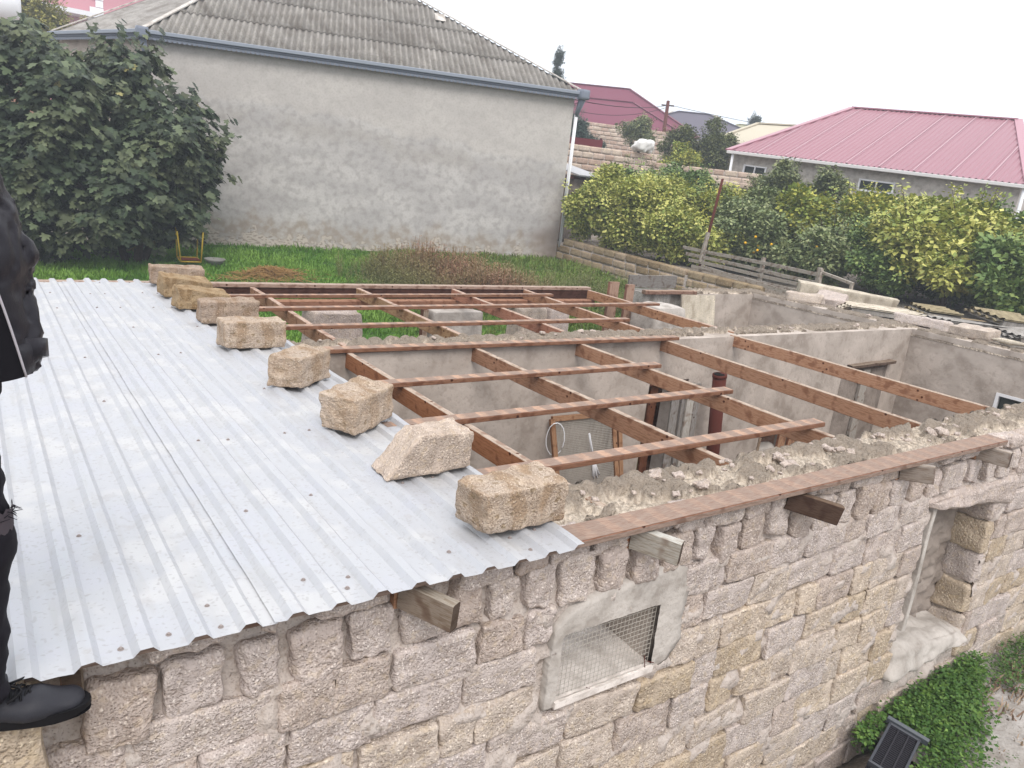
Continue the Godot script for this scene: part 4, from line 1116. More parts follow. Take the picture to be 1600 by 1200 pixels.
# wall of sawn blocks from a to b; the foot follows the land, each block a part
func block_wall(root: Node, a: Vector3, b: Vector3, ya0: float, yb0: float, ya1: float, yb1: float, bl: float, bh: float, th: float, mats: Array, sd: int, ragged := 0.0):
	var d = V(b.x - a.x, 0, b.z - a.z)
	var ln = d.length()
	d /= ln
	var n = V(-d.z, 0, d.x)
	var ang = atan2(-d.z, d.x)
	var st = st_new()
	# the mortar inside, a little thinner than the blocks
	for i in 12:
		var p0 = i / 12.0; var p1 = (i + 1) / 12.0
		var A = a + d * ln * p0; var B = a + d * ln * p1
		var t0 = lerpf(ya1, yb1, p0) - 0.06 - ragged * 0.5; var t1 = lerpf(ya1, yb1, p1) - 0.06 - ragged * 0.5
		var o = n * (th * 0.5 - 0.02)
		var f0 = lerpf(ya0, yb0, p0) - 0.3; var f1 = lerpf(ya0, yb0, p1) - 0.3
		st.set_smooth_group(-1)
		for s in [-1, 1]:
			var q = [V(A.x, f0, A.z) + o * s, V(B.x, f1, B.z) + o * s, V(B.x, t1, B.z) + o * s, V(A.x, t0, A.z) + o * s]
			if s < 0: q.reverse()
			quad(st, q[0], q[1], q[2], q[3])
		quad(st, V(A.x, t0, A.z) + o, V(B.x, t1, B.z) + o, V(B.x, t1, B.z) - o, V(A.x, t0, A.z) - o)
	part("mortar", done(st), M.mortar, root)
	var var_m = []
	for i in 4: var_m.append(rock(V(1, 1, 1), 0.07, 0.05, 1.2, sd + i, 3))
	var low = minf(ya0, yb0)
	var hi = maxf(ya1, yb1)
	var rows = ceili((hi - low) / bh)
	for r in rows:
		var u = -bl * 0.5 * (r % 2)
		while u < ln:
			var w = bl * rr(0.85, 1.1)
			var u0 = maxf(u, 0); var u1 = minf(u + w, ln)
			u += w
			if u1 - u0 < bl * 0.2: continue
			var t = (u0 + u1) / 2 / ln
			var foot = lerpf(ya0, yb0, t); var top = lerpf(ya1, yb1, t)
			var y = lerpf(ya1, yb1, t) - (r + 0.5) * bh     # courses run with the wall's top
			if y < foot - bh: continue
			if r == 0 and rng.randf() < ragged: continue
			var c = a + d * (u0 + u1) / 2
			var o = part("block", var_m[rng.randi() % 4], mats[rng.randi() % mats.size()], root, V(c.x, y, c.z) + n * rr(-0.01, 0.01))
			var pitch = atan2(yb1 - ya1, ln)
			o.basis = Basis(Vector3.UP, ang) * Basis(Vector3.BACK, pitch) * Basis.from_scale(V(u1 - u0 - 0.02, bh - 0.02, th))

func grey_house():
	var t = thing("grey_house", "large grey rendered house with a weathered slate hip roof behind the yard", "house")
	var Lc = V(3.80, 2.25, -21.11); var Rc = V(13.61, 2.25, -17.10); var LL = V(2.35, 2.25, -25.14)
	var d = V(0.9258, 0, 0.3781); var bk = V(0.3781, 0, -0.9258)
	var RB = Rc + bk * 12.0; var LB = LL + bk * 9.0
	# front wall with its stains, drawn once over the whole wall
	var w = 768; var h = 384
	var n1 = nz(0.011, 501, 5); var n2 = nz(0.05, 502, 4); var n3 = nz(0.2, 503, 2); var n4 = nz(0.02, 504, 3)
	var im := Image.create(w, h, false, Image.FORMAT_RGB8)
	for x in w:
		for y in h:
			var u = x / float(w); var v = y / float(h)
			var a = n1.get_noise_2d(x * 0.7, y * 1.4)
			var b = n2.get_noise_2d(x, y)
			var c: Color = S(170, 166, 163).lerp(S(186, 182, 178), clampf(0.5 + a * 1.6, 0, 1))
			c = c.lerp(S(148, 143, 140), clampf(b * 0.9 + 0.1, 0, 0.6))
			# upper band lighter and warmer, with an uneven lower edge
			var e = 0.20 + 0.10 * u + n4.get_noise_2d(x * 0.6, 7) * 0.05 + floorf(u * 4.0) * 0.015
			c = c.lerp(S(188, 182, 175), 0.55 * (1.0 - smoothstep(e - 0.015, e + 0.015, v)))
			c = c.lerp(S(152, 146, 140), 0.5 * (1.0 - smoothstep(0.0, 0.08, absf(v - e - 0.08))) * clampf(0.6 + a * 2, 0, 1))
			# rising damp, bare render near the ground
			var f = 0.83 + n4.get_noise_2d(x * 0.9, 40) * 0.09 - 0.02 * u
			c = c.lerp(S(146, 132, 116), 0.6 * smoothstep(f - 0.09, f - 0.02, v) * clampf(0.75 + b, 0, 1))
			c = c.lerp(S(190, 180, 168), 0.85 * smoothstep(f + 0.02, f + 0.035, v + b * 0.05))
			c = c.lerp(S(138, 128, 118), 0.8 * smoothstep(0.08, 0.3, n3.get_noise_2d(x * 0.5, y) * smoothstep(f, f + 0.05, v)))
			# dark damp at the right corner
			var q = smoothstep(0.90, 1.0, u + n4.get_noise_2d(3, y * 0.8) * 0.06) * smoothstep(0.35, 0.75, v)
			c = c.lerp(S(122, 108, 98), 0.7 * q)
			c = c.lerp(S(140, 132, 124), clampf(n3.get_noise_2d(x, y) * 0.35, 0, 0.25))
			im.set_pixel(x, y, c)
	var wm = mat(ImageTexture.create_from_image(im), Color.WHITE, 0.92)
	var st = st_new()
	st.set_smooth_group(-1)
	var y0 = -3.4
	var fl = func(p: Vector3, y: float): return V(p.x, y, p.z)
	var base = 5.0 / 4.0
	quad_uv(st, [fl.call(Lc, -2.85), fl.call(Rc, -2.85), Rc, Lc], [Vector2(0, 1), Vector2(1, 1), Vector2(1, 0), Vector2(0, 0)])
	var wl = part("wall", done(st), wm, t)
	st = st_new()
	st.set_smooth_group(-1)
	for e in [[Rc, RB], [RB, LB], [LB, LL], [LL, Lc]]: quad(st, fl.call(e[0], y0), fl.call(e[1], y0), e[1], e[0])
	quad(st, fl.call(Lc, y0), fl.call(Rc, y0), fl.call(Rc, -2.85), fl.call(Lc, -2.85))
	part("wall", done(st), M.plaster, t)
	# side porch of pale boards on the left wall
	# roof: apex on both hips
	var s = 0.57
	var up0 = (bk + V(0, s, 0)).normalized()
	var ov = 0.16
	var ey = 2.36
	var A = V(Lc.x, ey, Lc.z) - bk * ov - d * 0.10; var B = V(Rc.x, ey, Rc.z) - bk * ov + d * 0.16
	var sl = sqrt(1 + s * s)
	var vmax = 7.35 * sl
	var roof = part("roof", box_mesh(V(9.0, 2.1, -21.5), V(0.5, 0.1, 0.5)), M.slate, t)
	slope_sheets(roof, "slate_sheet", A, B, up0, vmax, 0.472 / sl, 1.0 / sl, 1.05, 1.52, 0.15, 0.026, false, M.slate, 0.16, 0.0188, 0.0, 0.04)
	var apex = A + d * (0.472 * 7.35) + bk * 7.35 + V(0, s * 7.35, 0)
	# left facet
	var A2 = V(LL.x, ey, LL.z) - d * 0.2
	var dl = (A - A2).normalized()
	var mid = A2 + dl * (apex - A2).dot(dl)
	var up2 = (apex - mid).normalized()
	var u_ap = (apex - A2).dot(dl); var v_ap = (apex - mid).length(); var full = A2.distance_to(A)
	st = st_new(); st.set_smooth_group(-1); st.set_color(Color(1.2, 1.2, 1.2))
	tri(st, A2, A, apex)
	tri(st, B, B + bk * 14.0 + V(0, 0, 0), apex)
	tri(st, B + bk * 14.0, A2, apex)
	part("roof_facet", done(st), M.slate, roof)
	# hip caps
	st = st_new()
	for e in [[A, apex], [B, apex], [A2, apex]]: timber(st, e[0] + V(0, 0.05, 0), e[1] + V(0, 0.05, 0), 0.13, 0.03, L(206, 200, 192), L(190, 184, 176), L(150, 150, 150), 0.01)
	part("hip_cap", done(st), M.slate_pale, roof)
	part("loose_sheet", box_mesh(Vector3.ZERO, V(0.3, 0.012, 0.5), Basis(d, d.cross(up0) * -1, up0)), M.slate_pale, roof, A + d * 7.25 + up0 * 3.55 + V(0, 0.07, 0))
	# gutter, scalloped trim, brackets and pipes
	for e in [[A, B, -bk], [A2, A, V(-0.94, 0, 0.33)]]:
		st = st_new()
		var p0 = e[0] + e[2] * 0.05; var p1 = e[1] + e[2] * 0.05
		timber(st, p0 - V(0, 0.02, 0), p1 - V(0, 0.02, 0), 0.11, 0.085, L(150, 156, 166), L(138, 144, 154), L(120, 126, 136), 0.0)
		timber(st, p0 - V(0, 0.085, 0) - e[2] * 0.02, p1 - V(0, 0.085, 0) - e[2] * 0.02, 0.07, 0.05, L(92, 98, 110), L(96, 102, 114), L(90, 96, 106), 0.0)
		var g = part("gutter", done(st), mat(null, Color.WHITE, 0.5, 0, null, 0, true), t)
		st = st_new()
		st.set_smooth_group(-1)
		var len = p0.distance_to(p1); var nn = int(len / 0.11)
		var dd = (p1 - p0).normalized()
		for i in nn:
			var c = p0 + dd * (i + 0.5) * 0.11 - V(0, 0.105, 0) - e[2] * 0.008
			var pr = [c - dd * 0.052, c + dd * 0.052]
			var arc = []
			for k in 7: arc.append(c + dd * 0.052 * cos(PI * k / 6.0 + PI) - V(0, 0.05 + 0.035 * sin(PI * k / 6.0), 0))
			for k in 6:
				tri(st, c, arc[k], arc[k + 1])
			tri(st, c, c - dd * 0.052, arc[0]); tri(st, c, arc[6], c + dd * 0.052)
		part("scalloped_trim", done(st), M.paint.bluegrey, g)
	for p in [[A, 0.24], [B, 0.24]]:
		part("gutter_box", rock(V(0.26, 0.26, 0.26), 0.02, 0.0, 1.0, 1, 3), M.paint.bluegrey, t, p[0] - V(0, 0.05, 0) - bk * 0.05)
	st = st_new()
	for p in [[A + V(0, -0.16, 0), Lc + V(-0.06, -0.55, 0.1)], [B + V(0.0, -0.16, 0), Rc + V(0.09, -0.5, 0.03)]]:
		st = st_new()
		tube(st, [p[0], p[1]], [0.10, 0.05], 6)
		part("bracket", done(st), M.paint.bluegrey, t)
	for p in [[Lc + V(-0.06, -0.5, 0.1), -2.6], [Rc + V(0.09, -0.45, 0.03), -1.75]]:
		st = st_new(); tube(st, [p[0], V(p[0].x, p[1], p[0].z)], [0.05, 0.05], 8)
		part("downpipe", done(st), M.paint.white, t)

func pink_roof_house():
	var t = thing("pink_roofed_house", "long low pale house with a rose pink ribbed metal roof", "house")
	var E1 = V(22.25, 1.73, -18.93); var E2 = V(24.51, 1.34, -10.06)
	var d = (E2 - E1).normalized()
	var bk = V(0.9691, 0, -0.2469)
	var up = (bk + V(0, 0.36, 0)).normalized()
	var st = st_new(); st.set_smooth_group(-1)
	var W1 = E1 + bk * 0.25 + d * 0.15; var W2 = E2 + bk * 0.25 - d * 0.12
	var lo = func(p): return V(p.x, -2.2, p.z)
	# front wall in strips round the two windows
	var wins = [[0.45, 1.25, 0.42, 0.72], [4.45, 5.5, 0.40, 0.72]]
	var lenw = W1.distance_to(W2)
	var at = func(u: float, dn: float): return W1 + d * u - V(0, dn, 0)
	var u = 0.0
	for q in wins:
		quad(st, lo.call(at.call(u, 0)), lo.call(at.call(q[0], 0)), at.call(q[0], 0), at.call(u, 0))
		quad(st, at.call(q[0], q[2]), at.call(q[1], q[2]), at.call(q[1], 0), at.call(q[0], 0))
		quad(st, lo.call(at.call(q[0], 0)), lo.call(at.call(q[1], 0)), at.call(q[1], q[3]), at.call(q[0], q[3]))
		u = q[1]
	quad(st, lo.call(at.call(u, 0)), lo.call(at.call(lenw, 0)), at.call(lenw, 0), at.call(u, 0))
	var e1b = W1 + bk * 13.0; var e2b = W2 + bk * 13.0
	quad(st, lo.call(e1b), lo.call(W1), W1, e1b); quad(st, lo.call(W2), lo.call(e2b), e2b, W2)
	var wl = part("wall", done(st), M.cement, t)
	var bs = Basis(d, Vector3.UP, d.cross(Vector3.UP)).orthonormalized()
	for q in wins:
		var c = at.call((q[0] + q[1]) / 2, (q[2] + q[3]) / 2)
		st = st_new()
		var hw = (q[1] - q[0]) / 2; var hh = (q[3] - q[2]) / 2
		for k in [[-hw, 0, 0.05, hh * 2 + 0.06], [hw, 0, 0.05, hh * 2 + 0.06], [0, 0, 0.035, hh * 2], [0, hh, hw * 2, 0.045], [0, -hh, hw * 2 + 0.1, 0.06]]:
			box(st, c + bs.x * k[0] + V(0, k[1], 0) - bk * (0.012 if k[0] == 0 and k[1] == 0 else 0.02), V(k[2], k[3], 0.06), bs)
		var f = part("window", done(st), M.paint.white, t)
		part("pane", box_mesh(c + bk * 0.06, V(hw * 2, hh * 2, 0.02), bs), M.paint.glass, f)
	var pr = mat(null, Color.WHITE, 0.42, 0, null, 0, true)
	pr.albedo_color = S(150, 106, 115)
	var roof = part("roof", box_mesh((W1 + e2b) / 2 - V(0, 0.35, 0), V(1, 0.1, 1)), M.paint.rose, t)
	slope_sheets(roof, "roof_sheet", E1, E2 + d * 0.1, up, 7.2, 1.68 / 7.22, 1.8 / 7.17, 1.02, 8.0, 0.17, 0.028, true, pr, 0.1, 0.0215, 0.0, 0.05)
	var R1 = E1 + d * 1.68 + up * 7.2; var R2 = E2 + d * 0.1 + up * 7.2 - d * 1.8
	# light overlap ridges between the sheets, ridge and hip flashings
	st = st_new(); st.set_smooth_group(-1)
	st.set_color(Color(0.95, 0.95, 0.95))
	tri(st, E2 + d * 0.1, E2 + bk * 13.5 + d * 0.1, R2); quad(st, E2 + bk * 13.5 + d * 0.1, E1 + bk * 13.5, R1, R2); tri(st, E1 + bk * 13.5, E1, R1)
	part("roof_facet", done(st), pr, roof)
	st = st_new()
	for e in [[R1, R2], [E1, R1], [E2 + d * 0.1, R2]]: timber(st, e[0] + V(0, 0.03, 0), e[1] + V(0, 0.03, 0), 0.26, 0.05, L(168, 124, 134), L(156, 108, 120), L(180, 120, 136), 0.0)
	part("flashing", done(st), mat(null, Color.WHITE, 0.4, 0, null, 0, true), roof)
	st = st_new()
	for k in range(1, 9):
		var q = E1 + d * (k * 1.02 + 0.03)
		var top = 7.1
		if k * 1.02 < 1.68: top = k * 1.02 / 1.68 * 7.2
		if k * 1.02 > 7.4: top = (9.25 - k * 1.02) / 1.8 * 7.2
		timber(st, q + up * 0.05 + V(0, 0.03, 0), q + up * top + V(0, 0.03, 0), 0.035, 0.02, L(178, 142, 150), L(172, 132, 140), L(200, 150, 160), 0.0)
	part("lap_ridge", done(st), mat(null, Color.WHITE, 0.3, 0, null, 0, true), roof)
	st = st_new()
	timber(st, E1 - bk * 0.04 - V(0, 0.05, 0), E2 - bk * 0.04 + d * 0.1 - V(0, 0.05, 0), 0.14, 0.10, L(222, 220, 218), L(206, 204, 202), L(200, 200, 200), 0.0)
	part("gutter", done(st), M.vc, t)
	for q in [[E2 - V(0, 0.1, 0), V(E2.x, -1.6, E2.z)], [E1 + d * 0.2 - V(0, 0.1, 0), E1 + d * 0.2 - V(0, 2.5, 0)]]:
		st = st_new(); tube(st, q, [0.05, 0.05], 8)
		part("downpipe", done(st), M.paint.white, t)

# hipped house far away: roof corners and ridge given by size, all parts meshes of their own
func far_house(nm, label, c: Vector3, yaw: float, sx: float, sz: float, wall_h: float, roof_h: float, ridge: float, wm, rm, ang := 0.0):
	var t = thing(nm, label, "house", "", c)
	t.rotation.y = yaw
	part("wall", box_mesh(V(0, -wall_h / 2 - 1.0, 0), V(sx - 0.6, wall_h + 2.0, sz - 0.6)), wm, t)
	var st = st_new(); st.set_smooth_group(-1)
	var x = sx / 2; var z = sz / 2
	var p = [V(-x, 0, z), V(x, 0, z), V(x, 0, -z), V(-x, 0, -z)]
	var r1 = V(-ridge / 2, roof_h, 0); var r2 = V(ridge / 2, roof_h, 0)
	quad(st, p[0], p[1], r2, r1); quad(st, p[2], p[3], r1, r2)
	tri(st, p[1], p[2], r2); tri(st, p[3], p[0], r1)
	quad(st, p[3], p[2], p[1], p[0])
	part("roof", done(st), rm, t)
	st = st_new()
	for e in [[p[0], r1], [p[1], r2], [p[2], r2], [p[3], r1], [r1, r2]]:
		if e[0].distance_to(e[1]) > 0.1: timber(st, e[0] + V(0, 0.03, 0), e[1] + V(0, 0.03, 0), 0.22, 0.06, L(150, 120, 124), L(150, 120, 124), L(150, 120, 124), 0.0)
	part("ridge_flashing", done(st), rm, t)
	return t

# ------------------------------------------------------------------ the far side of the yard
func yard():
	# low block wall that holds the garden, along x = 14
	var bw = thing("garden_block_wall", "low wall of mossy yellow blocks between yard and garden, weeds at its foot", "wall")
	block_wall(bw, V(13.75, 0, -17.3), V(14.0, 0, -12.4), -2.25, -2.35, -1.47, -1.66, 0.42, 0.205, 0.22, M.yard_block, 801, 0.15)
	block_wall(bw, V(14.0, 0, -12.4), V(14.15, 0, -8.3), -2.35, -2.0, -1.66, -1.72, 0.42, 0.205, 0.22, M.yard_block, 811, 0.2)
	# slatted fence with its posts
	var fe = thing("slatted_fence", "grey weathered fence of four horizontal wooden slats on the garden wall", "fence")
	var cT = L(194, 186, 176); var cS = L(168, 160, 150)
	for k in 4:
		var y = -1.20 - 0.135 * k
		timber_part("slat", fe, V(14.15, y + 0.02 + rr(-0.02, 0.02), -12.9 + 0.12 * k), V(14.17, y - 0.06 + rr(-0.02, 0.02), -9.15), 0.022, 0.075, cT, cS, cS, M.wood, 0.012)
	timber_part("slat", fe, V(14.10, -1.55, -12.2), V(14.10, -1.75, -9.2), 0.03, 0.09, cT, cS, cS, M.wood, 0.012)
	for z in [-12.3, -10.6, -9.2]: timber_part("post", fe, V(14.22, -2.1, z), V(14.22, -1.10, z), 0.08, 0.08, cT, cS, cS, M.wood, 0.006, Vector3.BACK)
	var ga = thing("wooden_gate_frame", "small bare wooden gate frame beside the slatted fence", "gate")
	timber_part("post", ga, V(14.05, -2.0, -9.05), V(14.03, -1.10, -9.05), 0.09, 0.08, cT, cS, cS, M.wood, 0.006, Vector3.BACK)
	timber_part("post", ga, V(14.05, -2.0, -8.32), V(14.05, -1.28, -8.34), 0.06, 0.06, cT, cS, cS, M.wood, 0.006, Vector3.BACK)
	timber_part("rail", ga, V(14.05, -1.17, -9.08), V(14.05, -1.29, -8.30), 0.05, 0.06, cT, cS, cS)
	var sk = thing("rusty_stake", "tall thin rusty stake leaning above the slatted fence", "stake")
	var st = st_new(); tube(st, [V(14.2, -1.6, -12.32), V(14.2, 0.48, -12.1)], [0.04, 0.03], 7)
	part("pole", done(st), M.paint.rust, sk)
	timber_part("sleeve", sk, V(14.16, -1.45, -12.30), V(14.17, -0.75, -12.22), 0.10, 0.06, cT, cS, cS, M.wood, 0.0, Vector3.BACK)
	# swing, basin, hay
	var sw = thing("swing_seat", "yellow metal swing seat hanging under the fig tree over the grass", "swing")
	var o = V(3.97, 0, -17.9)
	st = st_new()
	for q in [[V(-0.26, -1.9, 0.1), V(-0.2, -2.55, 0.16)], [V(0.28, -1.9, 0.1), V(0.22, -2.55, 0.16)], [V(-0.22, -1.85, -0.22), V(-0.2, -2.5, -0.2)], [V(0.24, -1.85, -0.22), V(0.22, -2.5, -0.2)], [V(-0.2, -2.55, 0.16), V(0.22, -2.55, 0.16)], [V(-0.2, -2.5, -0.2), V(0.22, -2.5, -0.2)], [V(-0.2, -2.55, 0.16), V(-0.2, -2.5, -0.2)], [V(0.22, -2.55, 0.16), V(0.22, -2.5, -0.2)]]:
		tube(st, [o + q[0], o + q[1]], [0.018, 0.018], 6)
	part("frame", done(st), M.paint.yellow, sw)
	st = st_new(); box(st, o + V(0.01, -2.51, -0.02), V(0.40, 0.02, 0.34))
	part("seat", done(st), M.paint.rust, sw)
	st = st_new()
	for x in [-0.24, 0.26]: tube(st, [o + V(x, -1.87, -0.06), o + V(x * 0.9, 0.4, -0.1)], [0.008, 0.008], 5)
	part("rope", done(st), M.paint.dark, sw)
	st = st_new()
	var prof = [[0.10, 0.0], [0.20, 0.10], [0.235, 0.15], [0.22, 0.15], [0.18, 0.09], [0.02, 0.03]]
	st.set_smooth_group(0)
	for k in 18:
		for i in prof.size() - 1:
			var q = []
			for w in [[k, i], [k, i + 1], [k + 1, i + 1], [k + 1, i]]:
				var a = TAU * w[0] / 18.0
				q.append(V(cos(a) * prof[w[1]][0], prof[w[1]][1], sin(a) * prof[w[1]][0]))
			quad(st, q[0], q[1], q[2], q[3])
	tag(part("basin", done(st), M.paint.basin, self, V(4.55, gy(4.55, -18.0) + 0.05, -18.0)), "grey round basin lying on the grass right of the swing seat", "basin")
	var xf = []; var cs = []
	st = st_new(); box(st, Vector3.ZERO, V(0.35, 0.008, 0.008))
	var straw = done(st)
	for i in 900:
		var r = absf(rng.randfn(0, 0.42)); var a = rr(0, TAU)
		var p = V(5.3 + cos(a) * r * 1.2, 0, -16.5 + sin(a) * r * 0.8)
		p.y = gy(p.x, p.z) + 0.08 + 0.20 * exp(-r * r * 3.0) * rng.randf()
		xf.append(Transform3D(Basis.from_euler(V(0, rr(0, TAU), rr(-0.3, 0.3))).scaled(V(rr(0.5, 1.1), 1, 1)), p))
		cs.append(L(176, 142, 92).lerp(L(126, 96, 60), rng.randf()))
	tag(multi("hay_heap", straw, xf, cs, M.vc, self), "flat heap of dry brown hay on the green grass", "hay")
	tag(part("yard_stone", rock(V(0.35, 0.22, 0.25), 0.06, 0.03, 4, 820, 6), M.yard_block[2], self, V(10.9, gy(10.9, -13.2) + 0.1, -13.2)), "single pale block lying in the weeds near the garden wall", "stone block")
	# tin scrap, boards and chest at the back right of the ruin
	st = st_new()
	tag(part("tin_scrap", grid(8, 4, func(i, j): return V(6.35 + 0.62 * i / 8.0 + 0.05 * j, -1.86 - 0.03 * i + 0.06 * absf(j - 2) + 0.02 * sin(i * 2.0), -6.5 - 0.35 * j / 4.0)), M.zinc_end, self), "bent bright tin sheet lying in the back room beneath the rafters", "tin sheet")
	var scr = thing("scrap_heap", "dark heap of scrap and boards under the bent tin sheet", "scrap heap")
	part("heap", rock(V(1.3, 1.6, 0.8), 0.3, 0.25, 2.0, 830, 8), M.floor_brown, scr, V(6.75, -2.75, -6.85))
	for k in 4: timber_part("board", scr, V(6.2 + 0.1 * k, -2.0 + 0.05 * k, -6.7 + 0.1 * k), V(7.2, -1.98 - 0.04 * k, -6.95 - 0.1 * k), 0.12, 0.03, L(130, 104, 88), L(110, 84, 70), L(110, 84, 70))
	var ch = thing("wooden_chest", "grey weathered board chest standing behind the rafters at the back right", "chest")
	part("body", box_mesh(V(8.95, -1.74, -8.55), V(1.0, 0.5, 0.4)), M.slab[0], ch)
	timber_part("back_board", ch, V(8.36, -1.36, -8.62), V(9.42, -1.36, -8.62), 0.03, 0.20, L(150, 146, 142), L(138, 134, 130), L(120, 116, 112))
	timber_part("rim", ch, V(8.42, -1.475, -8.32), V(9.55, -1.475, -8.30), 0.09, 0.06, L(176, 150, 132), L(150, 120, 104), L(140, 116, 100))
	timber_part("foot_board", ch, V(8.5, -2.0, -8.2), V(9.0, -2.02, -8.1), 0.2, 0.03, L(176, 150, 132), L(120, 90, 76), L(140, 116, 100))
	part("leg_block", rock(V(0.62, 1.75, 0.55), 0.04, 0.03, 3, 833, 6), M.cement, ch, V(8.2, -2.43, -7.75))
	var dp = thing("old_door_panel", "warped grey wooden panel leaning on the plastered back wall", "door panel")
	part("panel", box_mesh(Vector3.ZERO, V(0.62, 1.6, 0.04), Basis.from_euler(V(-0.18, -0.25, 0.03))), M.slab[1], dp, V(9.45, -2.27, -8.0))
	timber_part("edge", dp, V(9.74, -3.0, -7.8), V(9.74, -1.52, -8.08), 0.04, 0.05, L(150, 110, 92), L(120, 78, 62), L(120, 78, 62), M.wood, 0.003, Vector3.BACK)
	# in the front room
	var sp = thing("stove_pipe", "brown metal stove pipe standing upright by the middle wall", "pipe")
	st = st_new(); tube(st, [V(6.99, -3.7, -5.30), V(6.735, -1.86, -5.30)], [0.075, 0.075], 16)
	part("flue", done(st), M.paint.rust, sp)
	st = st_new(); tube(st, [V(6.740, -1.89, -5.30), V(6.734, -1.853, -5.30)], [0.081, 0.081], 16)
	part("collar", done(st), M.paint.rust, sp)
	st = st_new(); tube(st, [V(6.735, -1.86, -5.30), V(6.734, -1.8515, -5.30)], [0.064, 0.064], 16)
	part("mouth", done(st), M.paint.dark, sp)
	var sc = thing("wire_screen", "wooden framed wire netting screen leaning against the middle wall", "screen")
	var wo = L(178, 138, 106); var wos = L(154, 112, 82)
	var P0 = V(4.58, -2.24, -5.50); var P1 = V(5.39, -2.25, -5.50); var P2 = V(5.42, -3.6, -5.14); var P3 = V(4.68, -3.6, -5.17)
	for e in [[P0, P1], [P1, P2], [P0, P3], [V(5.50, -2.35, -5.50), V(5.52, -3.6, -5.2)]]:
		timber_part("frame", sc, e[0], e[1], 0.055, 0.035, wo, wos, wos, M.wood, 0.003, V(0, 0.2, 1))
	st = st_new()
	for i in 46:
		var q = i / 45.0
		tube(st, [P0.lerp(P1, q), P3.lerp(P2, q)], [0.0022, 0.0022], 3)
	for i in 80:
		var q = i / 79.0
		tube(st, [P0.lerp(P3, q), P1.lerp(P2, q)], [0.0022, 0.0022], 3)
	part("netting", done(st), M.paint.wire, sc)
	st = st_new()
	var pts = []; var rad = []
	for k in 17:
		var a = TAU * (k / 16.0) + PI * 0.5
		pts.append(V(4.60 + 0.075 * cos(a), -2.43 + 0.17 * sin(a), -5.435 + 0.05 * cos(a))); rad.append(0.006)
	tube(st, pts, rad, 5)
	tag(part("rope_loop", done(st), M.paint.white, self), "white rope looped over the corner of the wire screen", "rope")
	var br = thing("whitewash_brush", "white long handled brush hanging in front of the wire screen", "brush")
	st = st_new(); tube(st, [V(4.985, -2.39, -5.38), V(5.07, -2.68, -5.35)], [0.010, 0.013], 6); part("handle", done(st), M.paint.white, br)
	st = st_new()
	for k in 5: tube(st, [V(5.07, -2.68, -5.35), V(5.06 + 0.022 * k, -2.84 - 0.03 * (k % 2), -5.32)], [0.014, 0.010], 5)
	part("bristles", done(st), M.paint.white, br)
	var dl = thing("door_leaf", "pale grey plank door leaf standing open beside the doorway", "door")
	for k in 3: timber_part("plank", dl, V(6.34 + 0.13 * k, -3.65, -5.48 + 0.03 * k), V(6.30 + 0.13 * k, -1.99, -5.50 + 0.03 * k), 0.025, 0.11, L(186, 182, 176), L(168, 164, 160), L(150, 146, 140), M.wood, 0.002, V(1, 0, 0.1))
	timber_part("stile", dl, V(6.52, -3.65, -5.42), V(6.47, -1.98, -5.44), 0.11, 0.03, L(210, 206, 198), L(198, 194, 186), L(150, 146, 140), M.wood, 0.002, Vector3.BACK)
	var fr = thing("door_frame", "dark brown wooden door frame set in the middle wall", "door frame")
	for q in [[5.99, L(118, 118, 88), 0.12], [6.14, L(124, 80, 58), 0.12]]: timber_part("jamb", fr, V(q[0], -3.6, -5.68), V(q[0] - 0.02, -2.0, -5.68), q[2], 0.06, q[1], q[1], q[1], M.wood, 0.002, Vector3.BACK)
	timber_part("head", fr, V(5.95, -2.0, -5.62), V(6.55, -1.99, -5.62), 0.08, 0.05, L(130, 90, 70), L(100, 60, 44), L(90, 60, 40))
	var hf = thing("stove_hole_frame", "unfinished wooden frame inside the ragged hole in the middle wall", "window frame")
	for x in [8.82, 8.6]: timber_part("board", hf, V(x, -3.44, -5.6), V(x, -2.78, -5.6), 0.15, 0.04, L(190, 150, 120), L(166, 112, 80), L(166, 112, 80), M.wood, 0.002, Vector3.BACK)
	timber_part("board", hf, V(8.07, -3.44, -5.585), V(8.09, -2.85, -5.585), 0.05, 0.06, L(170, 150, 130), L(150, 128, 108), L(150, 128, 108), M.wood, 0.002, Vector3.BACK)
	part("rubble", rock(V(0.5, 0.4, 0.25), 0.1, 0.08, 3, 841, 6), M.cement, hf, V(8.35, -3.24, -5.75))
	timber_part("plank", hf, V(8.2, -3.0, -5.9), V(8.75, -2.9, -5.9), 0.1, 0.03, L(70, 50, 42), L(60, 42, 36), L(60, 42, 36))
	tag(part("floor_stone", rock(V(0.45, 0.3, 0.3), 0.03, 0.02, 4, 842, 5), M.block_tan, self, V(6.35, -3.24, -6.9)), "block of stone on the brown floor seen through the doorway", "stone block")
	# old slate slabs and stones on the low bank behind the right wall
	var bank = thing("rubble_bank", "low bank of rough stone carrying the old slate sheets behind the ruin's right wall", "wall")
	part("core", rock(V(3.6, 2.2, 6.2), 0.3, 0.25, 0.8, 850, 14), M.yard_block[1], bank, V(13.5, -2.75, -5.4))
